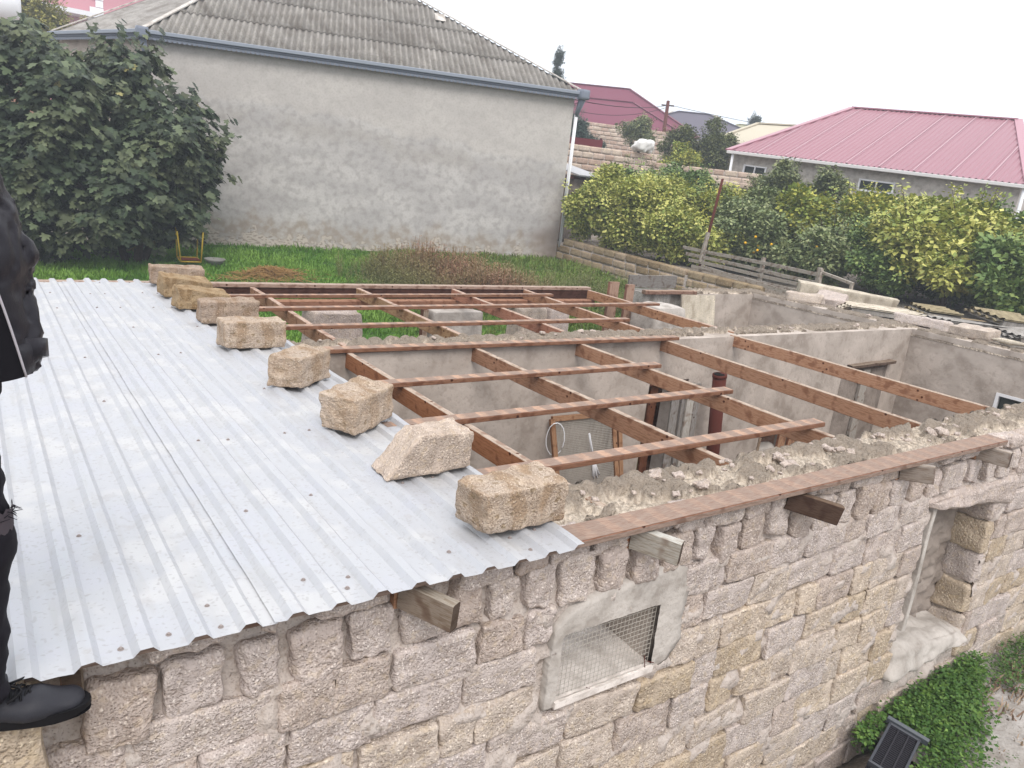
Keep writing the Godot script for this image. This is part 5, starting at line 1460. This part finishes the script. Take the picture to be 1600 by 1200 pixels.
	var SL = [
		["concrete_slab", V(13.0, -1.46, -7.75), V(0.35, 0.30, 1.7), V(0.05, 0.75, 0.0), M.slab[1], "upright pale concrete slab topmost at the left end of the pile"],
		["slate_slab", V(12.6, -1.50, -6.7), V(0.7, 0.10, 1.5), V(0.02, 0.85, 0.0), M.slab[1], "whitish stacked slate sheets in the middle of the pile"],
		["slate_slab", V(12.5, -1.63, -6.6), V(0.8, 0.08, 1.7), V(-0.02, 0.8, 0.05), M.slab[0], "grey slate sheet lying under the whitish stack"],
		["slate_slab", V(13.4, -1.45, -6.35), V(0.5, 0.16, 0.7), V(0.05, 1.2, 0.1), M.slab[2], "mossy brown slate sheet leaning right of the whitish stack"],
		["slate_slab", V(13.3, -1.50, -5.6), V(0.8, 0.09, 1.6), V(0.03, 1.1, -0.06), M.slab[0], "long grey slate sheet at the right of the pile"],
		["slate_slab", V(12.9, -1.60, -5.2), V(0.8, 0.09, 1.6), V(-0.04, 0.9, 0.04), M.slab[0], "lower grey slate sheet nearest the plastered room"],
		["slate_slab", V(13.9, -1.36, -5.4), V(0.7, 0.11, 1.1), V(0.06, 1.3, 0.12), M.slab[2], "yellow mossy slate sheet on top at the right edge"],
		["slate_slab", V(13.6, -1.47, -4.7), V(0.8, 0.09, 1.4), V(-0.05, 1.0, 0.02), M.slab[0], "dark edged slate sheet at the picture's right edge"],
		["loose_stone", V(11.75, -1.44, -5.7), V(0.35, 0.16, 0.75), V(0.0, 0.2, -0.1), M.stone[2], "pale dressed stone lying on the corner of the plastered walls"],
		["loose_stone", V(11.62, -1.42, -4.9), V(0.4, 0.16, 0.5), V(0.0, 0.1, 0.0), M.stone[3], "cream coloured stone lying on the end wall's top"],
		["loose_stone", V(11.5, -1.42, -7.6), V(0.35, 0.14, 0.6), V(0.0, 0.4, 0.0), M.stone[3], "yellowish stone lying on the far end of the back room's wall"],
		["loose_stone", V(12.3, -1.46, -3.9), V(0.45, 0.15, 0.5), V(0.0, 0.3, 0.0), M.block_moss, "brown square stone beside the lower grey slate sheet"],
		["loose_stone", V(12.3, -1.48, -7.6), V(0.8, 0.2, 0.5), V(0.0, 0.5, 0.1), M.stone[1], "grey rough stone left of the upright concrete slab"],
		["broken_plank", V(11.45, -1.41, -4.0), V(0.16, 0.05, 1.1), V(0.0, 0.15, 0.0), M.slab[1], "split pale plank along the top of the end wall"]]
	for i in SL.size():
		var q = SL[i]
		var m: Mesh
		if q[0] == "slate_slab":     # waved sheets piled flat
			var ww = q[2].x; var ll = q[2].z; var th = q[2].y
			var s2 = st_new()
			var layers = 3 if i == 1 else 2
			for l in layers:
				var gm = grid(24, 6, func(a, b): return V(-ww / 2 + ww * a / 24.0 + 0.03 * l, th * 0.5 - l * th / layers + 0.016 * sin(a * TAU / 5.0 + l), ll / 2 - ll * b / 6.0 - 0.05 * l + 0.012 * sin(a * 1.9 + l) * (1 if b == 0 or b == 6 else 0)))
				var gm2 = grid(24, 6, func(a, b): return V(ww / 2 - ww * a / 24.0 + 0.03 * l, th * 0.5 - l * th / layers + 0.016 * sin((24 - a) * TAU / 5.0 + l) - 0.022, ll / 2 - ll * b / 6.0 - 0.05 * l))
				s2.append_from(gm, 0, Transform3D.IDENTITY); s2.append_from(gm2, 0, Transform3D.IDENTITY)
				for e in 24:
					pass
			m = s2.commit()
			var inner = box_mesh(Vector3.ZERO, V(ww * 0.94, th * 0.7, ll * 0.96))
			var node = part(q[0], m, q[4], self, q[1])
			node.rotation = q[3]
			part("packing", inner, M.slab[0], node, V(0, -th * 0.2, 0))
			tag(node, q[5], "slate sheet", "old slate sheets piled behind the ruin")
		else:
			m = rock(q[2], 0.03, 0.03, 5.0, 860 + i, 7, jitter(0.03, 0.02, 0.04))
			var node = part(q[0], m, q[4], self, q[1])
			node.rotation = q[3]
			tag(node, q[5], "slab" if q[0] == "concrete_slab" else ("plank" if q[0] == "broken_plank" else "stone block"))
	# dark ribbed crate among the plants below the wall
	var cr = thing("plastic_crate", "dark grey ribbed plastic crate lying among the green plants", "crate", "", V(5.10, -3.575, -1.93))
	cr.rotation = V(0.12, 0.27, 0.03)
	cr.scale = Vector3.ONE * 0.78
	st = st_new()
	for s in [-1, 1]:
		timber(st, V(-0.36, 0, s * 0.13), V(0.30, 0, s * 0.13), 0.022, 0.05, L(70, 72, 78), L(52, 52, 58), L(50, 50, 56), 0.0)
		timber(st, V(s * 0.33 - 0.03, 0, -0.14), V(s * 0.33 - 0.03, 0, 0.14), 0.03, 0.05, L(84, 86, 90), L(60, 60, 66), L(50, 50, 56), 0.0)
		timber(st, V(-0.36, -0.09, s * 0.13), V(0.30, -0.09, s * 0.13), 0.02, 0.11, L(60, 60, 66), L(44, 44, 50), L(50, 50, 56), 0.0)
	timber(st, V(0.34, 0.02, -0.17), V(0.34, 0.02, 0.20), 0.05, 0.06, L(96, 100, 104), L(70, 74, 78), L(60, 60, 66), 0.0)
	part("rim", done(st), mat(null, Color.WHITE, 0.45, 0, null, 0, true), cr)
	for k in 2: part("bar", box_mesh(V(-0.03, 0.012, -0.045 + 0.09 * k), V(0.66, 0.016, 0.012)), M.paint.crate, cr)
	for k in 22: part("rib", box_mesh(V(-0.33 + 0.029 * k, 0.0, 0), V(0.011, 0.016, 0.26)), M.paint.crate, cr)
	st = st_new()
	for s in [-0.3, 0.28]:
		for z in [-0.12, 0.12]: box(st, V(s, -0.16, z), V(0.04, 0.28, 0.03))
	part("leg", done(st), M.paint.crate, cr)

func far_side():
	var wa = thing("far_block_wall", "pale sawn block wall crossing behind the garden bushes", "wall")
	block_wall(wa, V(16.94, 0, -21.41), V(20.15, 0, -20.33), -0.2, -0.2, 1.32, 1.30, 0.42, 0.21, 0.22, M.far_block, 871)
	block_wall(wa, V(20.15, 0, -20.33), V(22.4, 0, -17.4), -0.2, -0.2, 1.05, 1.02, 0.42, 0.21, 0.22, M.far_block, 881)
	block_wall(wa, V(20.7, 0, -18.9), V(22.0, 0, -15.2), -0.9, -0.9, 0.72, 0.55, 0.42, 0.21, 0.22, M.far_block, 885)
	var wb = thing("upper_block_wall", "block wall directly below the dark red roof", "wall")
	block_wall(wb, V(24.4, 0, -34.0), V(31.4, 0, -30.9), 0.9, 0.9, 3.25, 3.22, 0.4, 0.2, 0.25, M.far_block, 891)
	var mf = thing("maroon_fence", "short strip of maroon sheet fencing on the block wall by the grey house", "fence")
	part("sheet", box_mesh(V(18.1, 1.42, -21.95), V(1.35, 0.34, 0.05), Basis(Vector3.UP, -0.65)), mat(null, S(104, 46, 52), 0.7), mf)
	timber_part("post", mf, V(18.6, 0.6, -21.6), V(18.6, 1.66, -21.6), 0.06, 0.06, L(110, 60, 60), L(110, 60, 60), L(110, 60, 60), M.wood, 0.0, Vector3.BACK)
	var sh = thing("tin_shed", "low shed with a pale tin roof behind the grey house's right corner", "shed")
	part("roof", box_mesh(V(15.3, 0.42, -18.9), V(1.9, 0.04, 1.5), Basis(Vector3.UP, 0.4) * Basis(Vector3.RIGHT, 0.22)), M.zinc, sh)
	part("wall", box_mesh(V(15.3, -0.7, -19.0), V(1.6, 1.9, 1.2), Basis(Vector3.UP, 0.4)), M.plaster_dark, sh)
	part("rafter", box_mesh(V(15.15, 0.18, -18.3), V(1.8, 0.07, 0.06), Basis(Vector3.UP, 0.4)), M.paint.rust, sh)
	tag(part("white_bag", rock(V(0.85, 0.42, 0.5), 0.2, 0.16, 2.4, 895, 10), M.paint.tarp, self, V(19.6, 1.52, -20.45)), "bulging white plastic bag lying on the far block wall", "bag")
	far_house("dark_red_roofed_house", "house with a tall dark red hipped roof beyond the grey house", V(37.5, 3.85, -46.5), -0.72, 17.0, 10.0, 3.2, 3.2, 7.0, M.far_block[0], M.paint.maroon)
	far_house("red_roofed_annexe", "lower dark red roof joined to the right of the tall dark red roof", V(36.6, 3.75, -42.0), -0.72, 10.0, 7.0, 3.2, 2.0, 3.0, M.far_block[0], M.paint.maroon)
	far_house("slate_grey_roofed_house", "house with a slate grey hipped roof behind the olive crown", V(44.3, 3.75, -41.5), -0.72, 13.5, 8.0, 3.2, 2.2, 2.2, M.far_block[1], M.paint.mauve)
	far_house("brown_red_roofed_house", "small brownish red roof between the dark red and slate grey roofs", V(49.5, 5.2, -53.0), -0.75, 12.0, 8.0, 3.0, 1.7, 5.0, M.far_block[1], mat(null, S(128, 50, 62), 0.6))
	far_house("beige_roofed_house", "pale beige roof just showing above the slate grey roof", V(55.0, 5.4, -51.5), -0.8, 10.0, 8.0, 3.0, 1.9, 4.0, M.far_block[2], M.paint.tan)
	far_house("lichened_roof_house", "low house with a yellowish lichened roof right of the slate grey roof", V(57.5, 5.0, -46.0), -0.8, 9.0, 7.0, 3.0, 1.6, 3.5, M.far_block[2], mat(null, S(150, 148, 122), 0.9))
	var bg = far_house("beige_gable_house", "beige gable end peeping over the left end of the pink roof", V(31.0, 2.5, -22.8), -1.2, 6.0, 5.0, 3.0, 1.1, 3.4, M.paint.tan, M.paint.tan)
	# pole and wires
	var up = thing("utility_pole", "thin leaning wooden utility pole before the slate grey roof", "pole")
	var st = st_new(); tube(st, [V(33.75, 0.2, -33.7), V(34.37, 5.3, -34.36)], [0.14, 0.10], 7)
	part("mast", done(st), M.paint.rust, up)
	timber_part("crossarm", up, V(34.1, 5.05, -34.6), V(34.65, 5.05, -34.1), 0.08, 0.08, L(90, 70, 64), L(90, 70, 64), L(90, 70, 64))
	for q in [[V(34.37, 5.05, -34.36), V(13.3, 2.35, -18.2), "thin wire from the utility pole's top to the grey house corner", 0.25], [V(34.37, 5.1, -34.36), V(52.0, 4.9, -28.0), "thin wire from the utility pole off towards the pink roof", 0.3], [V(34.2, 4.9, -34.3), V(24.5, 3.4, -30.5), "lower wire from the utility pole past the dark red roof", 0.3]]:
		st = st_new()
		var pts = []; var rad = []
		for k in 13:
			var t = k / 12.0
			pts.append(q[0].lerp(q[1], t) - V(0, q[3] * 4.0 * t * (1 - t), 0)); rad.append(0.013)
		tube(st, pts, rad, 4)
		tag(part("overhead_wire", done(st), M.paint.dark, self), q[2], "wire")
	# pink house with pale quoins and a balcony, far behind the grey house's roof
	var pk = thing("pink_building", "tall pink building with pale corner stones and a balcony, top left", "building", "", V(9.6, 0, -75.0))
	pk.rotation.y = 0.1
	part("wall", box_mesh(V(4.0, 6.0, -3.0), V(18.0, 14.0, 5.0)), M.paint.pink, pk)
	part("balcony_slab", box_mesh(V(-1.2, 8.75, 0.4), V(6.0, 0.35, 2.2)), M.paint.white, pk)
	for x in [-3.8, -0.6, 1.6]: part("column", box_mesh(V(x, 6.4, 1.2), V(0.5, 4.4, 0.4)), M.paint.greypaint, pk)
	for x in [-4.7, 0.2, 4.2]:
		for k in 7: part("quoin", box_mesh(V(x + 0.2 * (k % 2), 9.3 + 0.55 * k, -0.46), V(1.0 - 0.45 * (k % 2), 0.5, 0.12)), M.paint.white, pk)
	for q in [[-2.0, 6.6], [2.6, 6.6]]:
		var f = part("window", box_mesh(V(q[0], q[1], -0.45), V(1.5, 2.4, 0.12)), M.paint.white, pk)
		part("pane", box_mesh(V(q[0], q[1], -0.36), V(1.2, 2.1, 0.06)), M.paint.dark, f)
	var tk = thing("water_tank", "white cylindrical water tank on a brick base, top left corner", "tank", "", V(1.2, 3.55, -38.6))
	st = st_new(); tube(st, [V(-1.9, 0.75, 0), V(-1.75, 0.75, 0), V(0.95, 0.75, 0), V(1.1, 0.75, 0)], [0.45, 0.75, 0.75, 0.45], 20)
	part("vessel", done(st), M.paint.white, tk)
	part("base", box_mesh(V(-0.2, -2.8, 0), V(3.2, 5.5, 1.5)), mat(null, S(150, 116, 100), 0.9), tk)
	part("cradle", box_mesh(V(-0.3, 0.05, 0), V(1.8, 0.2, 1.0)), M.paint.rust, tk)

# ------------------------------------------------------------------ the person on the wall
func smin(a: float, b: float, k: float) -> float:
	var h = maxf(k - absf(a - b), 0.0) / k
	return minf(a, b) - h * h * k * 0.25

func cap(p: Vector3, a: Vector3, b: Vector3, ra: float, rb: float) -> float:
	var ba = b - a
	var h = clampf((p - a).dot(ba) / ba.length_squared(), 0.0, 1.0)
	return (p - a - ba * h).length() - lerpf(ra, rb, h)

func nets(f: Callable, lo: Vector3, hi: Vector3, c: float) -> ArrayMesh:
	var n = Vector3i(((hi - lo) / c).ceil()) + Vector3i.ONE
	var val := PackedFloat32Array(); val.resize(n.x * n.y * n.z)
	var i = 0
	for x in n.x:
		for y in n.y:
			for z in n.z:
				val[i] = f.call(lo + V(x, y, z) * c); i += 1
	var id = func(x, y, z): return (x * n.y + y) * n.z + z
	var vid := {}
	var vs := PackedVector3Array()
	for x in n.x - 1:
		for y in n.y - 1:
			for z in n.z - 1:
				var b = (x * n.y + y) * n.z + z
				var v = [val[b], val[b + n.y * n.z], val[b + n.z], val[b + n.z + n.y * n.z], val[b + 1], val[b + 1 + n.y * n.z], val[b + 1 + n.z], val[b + 1 + n.z + n.y * n.z]]
				var s = 0
				for q in v: s += 1 if q < 0 else 0
				if s == 0 or s == 8: continue
				var sum = Vector3.ZERO; var cnt = 0
				for e in [[0, 1], [2, 3], [4, 5], [6, 7], [0, 2], [1, 3], [4, 6], [5, 7], [0, 4], [1, 5], [2, 6], [3, 7]]:
					var a = v[e[0]]; var d = v[e[1]]
					if (a < 0) == (d < 0): continue
					var t = a / (a - d)
					sum += V(e[0] & 1, (e[0] >> 1) & 1, e[0] >> 2).lerp(V(e[1] & 1, (e[1] >> 1) & 1, e[1] >> 2), t); cnt += 1
				vid[b] = vs.size()
				vs.append(lo + (V(x, y, z) + sum / cnt) * c)
	var ns := PackedVector3Array(); ns.resize(vs.size())
	var ix := PackedInt32Array()
	var stp = [n.y * n.z, n.z, 1]
	for x in range(1, n.x - 1):
		for y in range(1, n.y - 1):
			for z in range(1, n.z - 1):
				var b = (x * n.y + y) * n.z + z
				for ax in 3:
					var o = val[b]; var w = val[b + stp[ax]]
					if (o < 0) == (w < 0): continue
					var u = stp[(ax + 1) % 3]; var v2 = stp[(ax + 2) % 3]
					var q = [vid[b], vid[b - u], vid[b - u - v2], vid[b - v2]]
					if o > 0: q.reverse()
					for t in [[0, 1, 2], [0, 2, 3]]:
						var g = (vs[q[t[1]]] - vs[q[t[0]]]).cross(vs[q[t[2]]] - vs[q[t[0]]])
						for k in t: ns[q[k]] += g
						ix.append_array([q[t[0]], q[t[2]], q[t[1]]])
	for k in ns.size(): ns[k] = ns[k].normalized()
	var arr = []; arr.resize(Mesh.ARRAY_MAX)
	arr[Mesh.ARRAY_VERTEX] = vs; arr[Mesh.ARRAY_NORMAL] = ns; arr[Mesh.ARRAY_INDEX] = ix
	var m := ArrayMesh.new()
	m.add_surface_from_arrays(Mesh.PRIMITIVE_TRIANGLES, arr)
	return m

func person():
	# the end of another wall, which he stands on
	var pier = thing("stone_pier", "yellowish stone wall end under the black shoe at the lower left", "wall")
	pier.position = V(-0.01, 0.064, 0.045)
	for q in [[V(-0.30, -1.80, -2.37), V(0.80, 0.39, 0.46), M.stone[4]], [V(-0.28, -2.21, -2.37), V(0.76, 0.40, 0.44), M.stone[3]], [V(-0.28, -2.62, -2.37), V(0.76, 0.40, 0.44), M.stone[4]], [V(-0.28, -3.4, -2.37), V(0.74, 1.14, 0.42), M.stone[1]]]:
		part("stone", rock(q[1], 0.02, 0.02, 5.0, 930 + int(-q[0].y * 10), 9), q[2], pier, q[0])
	var t = thing("person", "person in a black jacket, torn black jeans and dark shoes standing at the left edge", "person", "", V(0.006, 0.062, 0.05))
	var skin = mat(null, S(176, 132, 108), 0.6); skin.subsurf_scatter_enabled = true; skin.subsurf_scatter_strength = 0.1
	var nw = nz(9.0, 940, 2)
	var jm = mat(null, S(32, 30, 36), 0.32, 0.12, M.mh, 0.06); jm.rim_enabled = true; jm.rim = 0.2
	var dm = mat(null, S(20, 17, 24), 0.8)
	# trousers
	var legs = [[V(-0.075, -0.70, -2.13), V(-0.035, -1.06, -2.11), 0.098, 0.070], [V(-0.035, -1.06, -2.11), V(-0.05, -1.50, -2.13), 0.070, 0.052], [V(-0.255, -0.70, -2.15), V(-0.30, -1.06, -2.20), 0.095, 0.070], [V(-0.30, -1.06, -2.20), V(-0.33, -1.50, -2.24), 0.070, 0.052], [V(-0.08, -0.62, -2.14), V(-0.25, -0.62, -2.15), 0.12, 0.12]]
	part("trousers", nets(func(p):
		var d = 1e9
		for b in legs: d = smin(d, cap(p, b[0], b[1], b[2], b[3]), 0.05)
		d += nw.get_noise_3d(p.x, p.y * 2.2, p.z) * 0.012 + 0.006 * sin(p.y * 60 + p.x * 20) * smoothstep(-1.25, -1.48, p.y)
		return maxf(d, -1.53 - p.y), V(-0.46, -1.56, -2.36), V(0.10, -0.46, -1.96), 0.0155), dm, t)
	# torn knee: pale ragged band with loose threads
	var kb = part("torn_knee", grid(28, 5, func(i, j):
		var a = PI * (0.05 + 1.1 * i / 28.0) - 0.4
		var y = -0.985 + 0.058 * (j - 2.5) / 5.0 + 0.006 * sin(i * 2.3 + j)
		return V(-0.040 + cos(a) * 0.083, y, -2.112 + sin(a) * 0.083)), mat(null, S(70, 63, 68), 0.9), t)
	var st = st_new()
	for k in 14:
		var a = rr(-0.3, 0.9)
		var p = V(-0.040 + cos(a) * 0.083, -0.965 + rr(-0.02, 0.012), -2.112 + sin(a) * 0.083)
		tube(st, [p, p + V(rr(0.006, 0.022), rr(-0.012, 0.012), rr(0.0, 0.01))], [0.0016, 0.0008], 3)
	part("threads", done(st), dm, kb)
	# jacket with sleeves
	var arms = [[V(0.0, -0.155, -2.15), V(0.062, -0.36, -2.21), 0.070, 0.058], [V(0.062, -0.36, -2.21), V(0.082, -0.585, -2.13), 0.058, 0.050], [V(-0.29, -0.18, -2.13), V(-0.36, -0.36, -2.18), 0.070, 0.058], [V(-0.36, -0.36, -2.18), V(-0.32, -0.57, -2.08), 0.058, 0.05]]
	var tx = -0.10
	var tors = [[V(tx - 0.04, -0.24, -2.13), V(tx, -0.40, -2.13)], [V(tx, -0.40, -2.13), V(tx, -0.58, -2.13)]]
	part("jacket", nets(func(p):
		var q = V(p.x, p.y, -2.13 + (p.z + 2.13) * 1.55)
		var d = smin(cap(q, tors[0][0], tors[0][1], 0.16, 0.172), cap(q, tors[1][0], tors[1][1], 0.172, 0.212), 0.08) * 0.8
		d = smin(d, cap(p, V(-0.26, -0.125, -2.13), V(-0.03, -0.125, -2.13), 0.075, 0.072), 0.06)
		for k in arms.size():
			var b = arms[k]
			var e = cap(p, b[0], b[1], b[2], b[3])
			if e < 0.1:
				var s = (p - b[0]).dot((b[1] - b[0]).normalized())
				var wr = sin(s * 78.0 + p.z * 34 + 9.0 * nw.get_noise_3dv(p * 0.7))
				e += 0.011 * pow(1.0 - absf(wr), 2.0) * (1.4 if k % 2 == 1 else 1.0) + nw.get_noise_3dv(p * 0.9) * 0.012
			d = smin(d, e, 0.022)
		d += nw.get_noise_3d(p.x * 0.7, p.y * 0.4, p.z * 0.7) * 0.014 + 0.007 * pow(1.0 - absf(sin(p.y * 26.0 + p.x * 18.0 + 8.0 * nw.get_noise_3dv(p * 0.5))), 2.0)
		return maxf(d, -0.64 - p.y + 0.25 * absf(p.x + 0.16) * 0.2), V(-0.50, -0.72, -2.38), V(0.18, 0.06, -1.90), 0.0105), jm, t)
	# open front: black shirt between the two zip edges
	part("shirt", grid(20, 26, func(i, j):
		var v = j / 26.0
		var y = -0.12 - 0.50 * v
		var x1 = -0.055 + 0.135 * v + 0.012 * sin(v * 3.0); var x0 = -0.24 - 0.02 * v
		var x = lerpf(x0, x1, i / 20.0)
		var a = clampf((x - tx) / 0.205, -0.98, 0.98)
		return V(x, y, -2.13 + 0.128 * sqrt(1 - a * a) + 0.012 + 0.020 * v)), mat(null, S(14, 12, 18), 0.85), t)
	st = st_new()
	var pts = []; var rad = []
	for k in 22:
		var v = k / 21.0
		var x = -0.055 + 0.135 * v + 0.012 * sin(v * 3.0)
		var a = clampf((x - tx) / 0.205, -0.98, 0.98)
		pts.append(V(x + 0.002, -0.12 - 0.50 * v, -2.13 + 0.128 * sqrt(1 - a * a) + 0.014 + 0.020 * v)); rad.append(0.0028)
	tube(st, pts, rad, 6)
	part("zip", done(st), mat(null, S(170, 166, 172), 0.4), t)
	st = st_new()
	tube(st, [V(0.080, -0.56, -2.139), V(0.083, -0.60, -2.125)], [0.057, 0.054], 14)
	part("cuff", done(st), jm, t)
	# shoes
	var shoe = func(heel: Vector3, dir: Vector3):
		var sd = V(-dir.z, 0, dir.x)
		var L2 = func(x, y, z): return heel + dir * x + Vector3.UP * y + sd * z
		var up = nets(func(p):
			var q = V((p - heel).dot(dir), p.y - heel.y, (p - heel).dot(sd))
			var d = cap(q, V(0.045, 0.05, 0), V(0.06, 0.12, 0), 0.038, 0.044)
			d = smin(d, cap(V(q.x, q.y * 1.25, q.z * 0.95), V(0.05, 0.045, 0), V(0.16, 0.062, 0.004), 0.034, 0.046), 0.05)
			d = smin(d, cap(V(q.x, q.y * 1.5, q.z * 0.86), V(0.15, 0.055, 0.004), V(0.238, 0.048, -0.006), 0.046, 0.040), 0.04)
			d = maxf(d, 0.020 - q.y)
			return maxf(d, q.y - 0.135), heel + V(-0.14, -0.01, -0.14).min(dir * 0.3) - V(0.06, 0, 0.06), heel + V(0.06, 0.16, 0.06).max(dir * 0.3 + V(0.06, 0.16, 0.06)), 0.0075)
		var s = part("shoe", up, mat(null, S(44, 44, 49), 0.45, 0.06, M.mh, 0.05), t)
		var so = st_new()
		var outl = []
		for k in 28:
			var a = TAU * k / 28.0
			var x = 0.145 + 0.148 * cos(a)
			var hw = (0.042 + 0.012 * smoothstep(0.05, 0.2, x)) * sqrt(maxf(0, 1 - pow(absf(cos(a)), 3.2))) 
			outl.append([x, hw * signf(sin(a))])
		so.set_smooth_group(1)
		for k in 28:
			var a = outl[k]; var b = outl[(k + 1) % 28]
			var qa = 0.004 + 0.014 * smoothstep(0.22, 0.295, a[0]); var qb = 0.004 + 0.014 * smoothstep(0.22, 0.295, b[0])
			quad(so, L2.call(a[0], qa - 0.004, a[1]), L2.call(b[0], qb - 0.004, b[1]), L2.call(b[0] + 0.0, 0.030, b[1] * 1.03), L2.call(a[0], 0.030, a[1] * 1.03))
		so.set_smooth_group(2)
		for k in range(1, 27):
			tri(so, L2.call(outl[0][0], 0.030, 0), L2.call(outl[k][0], 0.030, outl[k][1] * 1.03), L2.call(outl[k + 1][0], 0.030, outl[k + 1][1] * 1.03))
			tri(so, L2.call(outl[0][0], 0.004, 0), L2.call(outl[k + 1][0], 0.002, outl[k + 1][1]), L2.call(outl[k][0], 0.002, outl[k][1]))
		part("sole", done(so), M.paint.black, s)
		var la = st_new()
		for k in 5:
			var x = 0.100 + 0.022 * k
			var y = 0.102 - 0.0085 * k
			tube(la, [L2.call(x - 0.006, y - 0.016, -0.032), L2.call(x, y + 0.002, -0.012), L2.call(x + 0.008, y + 0.001, 0.012), L2.call(x + 0.012, y - 0.018, 0.034)], [0.0035, 0.004, 0.004, 0.0035], 5)
			tube(la, [L2.call(x - 0.006, y - 0.016, 0.032), L2.call(x, y + 0.003, 0.012), L2.call(x + 0.008, y + 0.002, -0.012), L2.call(x + 0.012, y - 0.018, -0.034)], [0.0035, 0.004, 0.004, 0.0035], 5)
		for z in [-1, 1]:
			var lp = []; var lr = []
			for k in 9:
				var a = PI * k / 8.0
				lp.append(L2.call(0.105 + 0.03 * sin(a), 0.108 - 0.02 * k / 8.0 + 0.006 * sin(a), z * (0.006 + 0.045 * (k / 8.0)))); lr.append(0.0035)
			tube(la, lp, lr, 5)
		part("laces", done(la), M.paint.black, s)
	shoe.call(V(-0.095, -1.600, -2.165), V(0.985, 0, 0.17).normalized())
	shoe.call(V(-0.335, -1.600, -2.29), V(-0.35, 0, 0.94).normalized())
	# head, outside the picture
	var hc = V(-0.15, 0.02, -2.11)
	part("body", nets(func(p):
		var d = cap(p, V(-0.145, -0.18, -2.14), hc + V(0, -0.03, -0.02), 0.062, 0.055)
		var q = (p - hc) * V(1.28, 1.0, 1.02)
		d = smin(d, q.length() - 0.100, 0.03)
		d = smin(d, cap(p, hc + V(0, -0.05, 0.03), hc + V(0, -0.088, 0.062), 0.055, 0.026), 0.04)
		d = smin(d, cap(p, hc + V(0, 0.015, 0.092), hc + V(0, -0.028, 0.114), 0.009, 0.014), 0.012)
		for s in [-1, 1]:
			d = smin(d, cap(p, hc + V(s * 0.078, 0.015, 0.0), hc + V(s * 0.080, -0.022, 0.008), 0.016, 0.011), 0.008)
			d = maxf(d, 0.013 - (p - hc - V(s * 0.030, 0.008, 0.100)).length())
		d = smin(d, cap(p, hc + V(-0.020, -0.058, 0.090), hc + V(0.020, -0.058, 0.090), 0.007, 0.007), 0.008)
		return d, hc - V(0.13, 0.27, 0.17), hc + V(0.13, 0.14, 0.15), 0.0075), skin, t)
	part("hair", nets(func(p):
		var q = (p - hc - V(0, 0.018, -0.012)) * V(1.22, 1.0, 0.98)
		var d = q.length() - 0.108 + nw.get_noise_3dv(p * 6.0) * 0.008
		return maxf(d, maxf(hc.y - 0.03 + (p.z - hc.z) * 0.95 - p.y, p.z - hc.z - 0.075)), hc - V(0.13, 0.12, 0.15), hc + V(0.13, 0.16, 0.13), 0.009), mat(null, S(28, 22, 20), 0.7), t)
	for s in [-1, 1]:
		var sm := SphereMesh.new(); sm.radius = 0.0115; sm.height = 0.023
		var e = part("eye", sm, M.paint.white, t, hc + V(s * 0.030, 0.008, 0.088))
		var ir := SphereMesh.new(); ir.radius = 0.0055; ir.height = 0.011
		part("iris", ir, M.paint.dark, e, V(0, 0, 0.0085))

func _ready():
	rng.seed = 20240
	var cam := Camera3D.new()
	cam.name = "camera"
	cam.fov = 53.5146
	cam.near = 0.05
	cam.far = 600.0
	add_child(cam)
	cam.transform = Transform3D(Basis(V(0.8176, 0.1075, 0.5657), V(0.0640, 0.9594, -0.2747), V(-0.5723, 0.2607, 0.7775)).orthonormalized(), Vector3.ZERO)
	cam.current = true
	var we := WorldEnvironment.new()
	we.name = "environment"
	var env := Environment.new()
	var sky := Sky.new()
	var sm := ProceduralSkyMaterial.new()
	sm.sky_top_color = Color(0.97, 0.98, 1.0)
	sm.sky_horizon_color = Color(0.72, 0.755, 0.80)
	sm.sky_curve = 0.12
	sm.ground_bottom_color = Color(0.45, 0.445, 0.44)
	sm.ground_horizon_color = Color(0.80, 0.84, 0.86)
	sm.energy_multiplier = 1.15
	sky.sky_material = sm
	env.background_mode = Environment.BG_SKY
	env.sky = sky
	env.tonemap_mode = Environment.TONE_MAPPER_LINEAR
	env.tonemap_exposure = 1.65
	env.sdfgi_enabled = true
	env.ssao_enabled = true
	env.ssil_enabled = true
	env.fog_enabled = true
	env.fog_density = 0.003
	env.fog_light_color = Color(0.90, 0.93, 0.97)
	we.environment = env
	add_child(we)
	var sun := DirectionalLight3D.new()
	sun.name = "sun"
	sun.light_color = Color(1.0, 0.985, 0.975)
	sun.light_energy = 0.5
	sun.light_angular_distance = 30.0
	sun.shadow_enabled = true
	add_child(sun)
	sun.look_at_from_position(V(-3, 10, 7.5), Vector3.ZERO)
	make_materials()
	land()
	grey_house()
	pink_roof_house()
	far_side()
	ruin()
	loose_blocks()
	yard()
	fig_tree()
	garden()
	person()
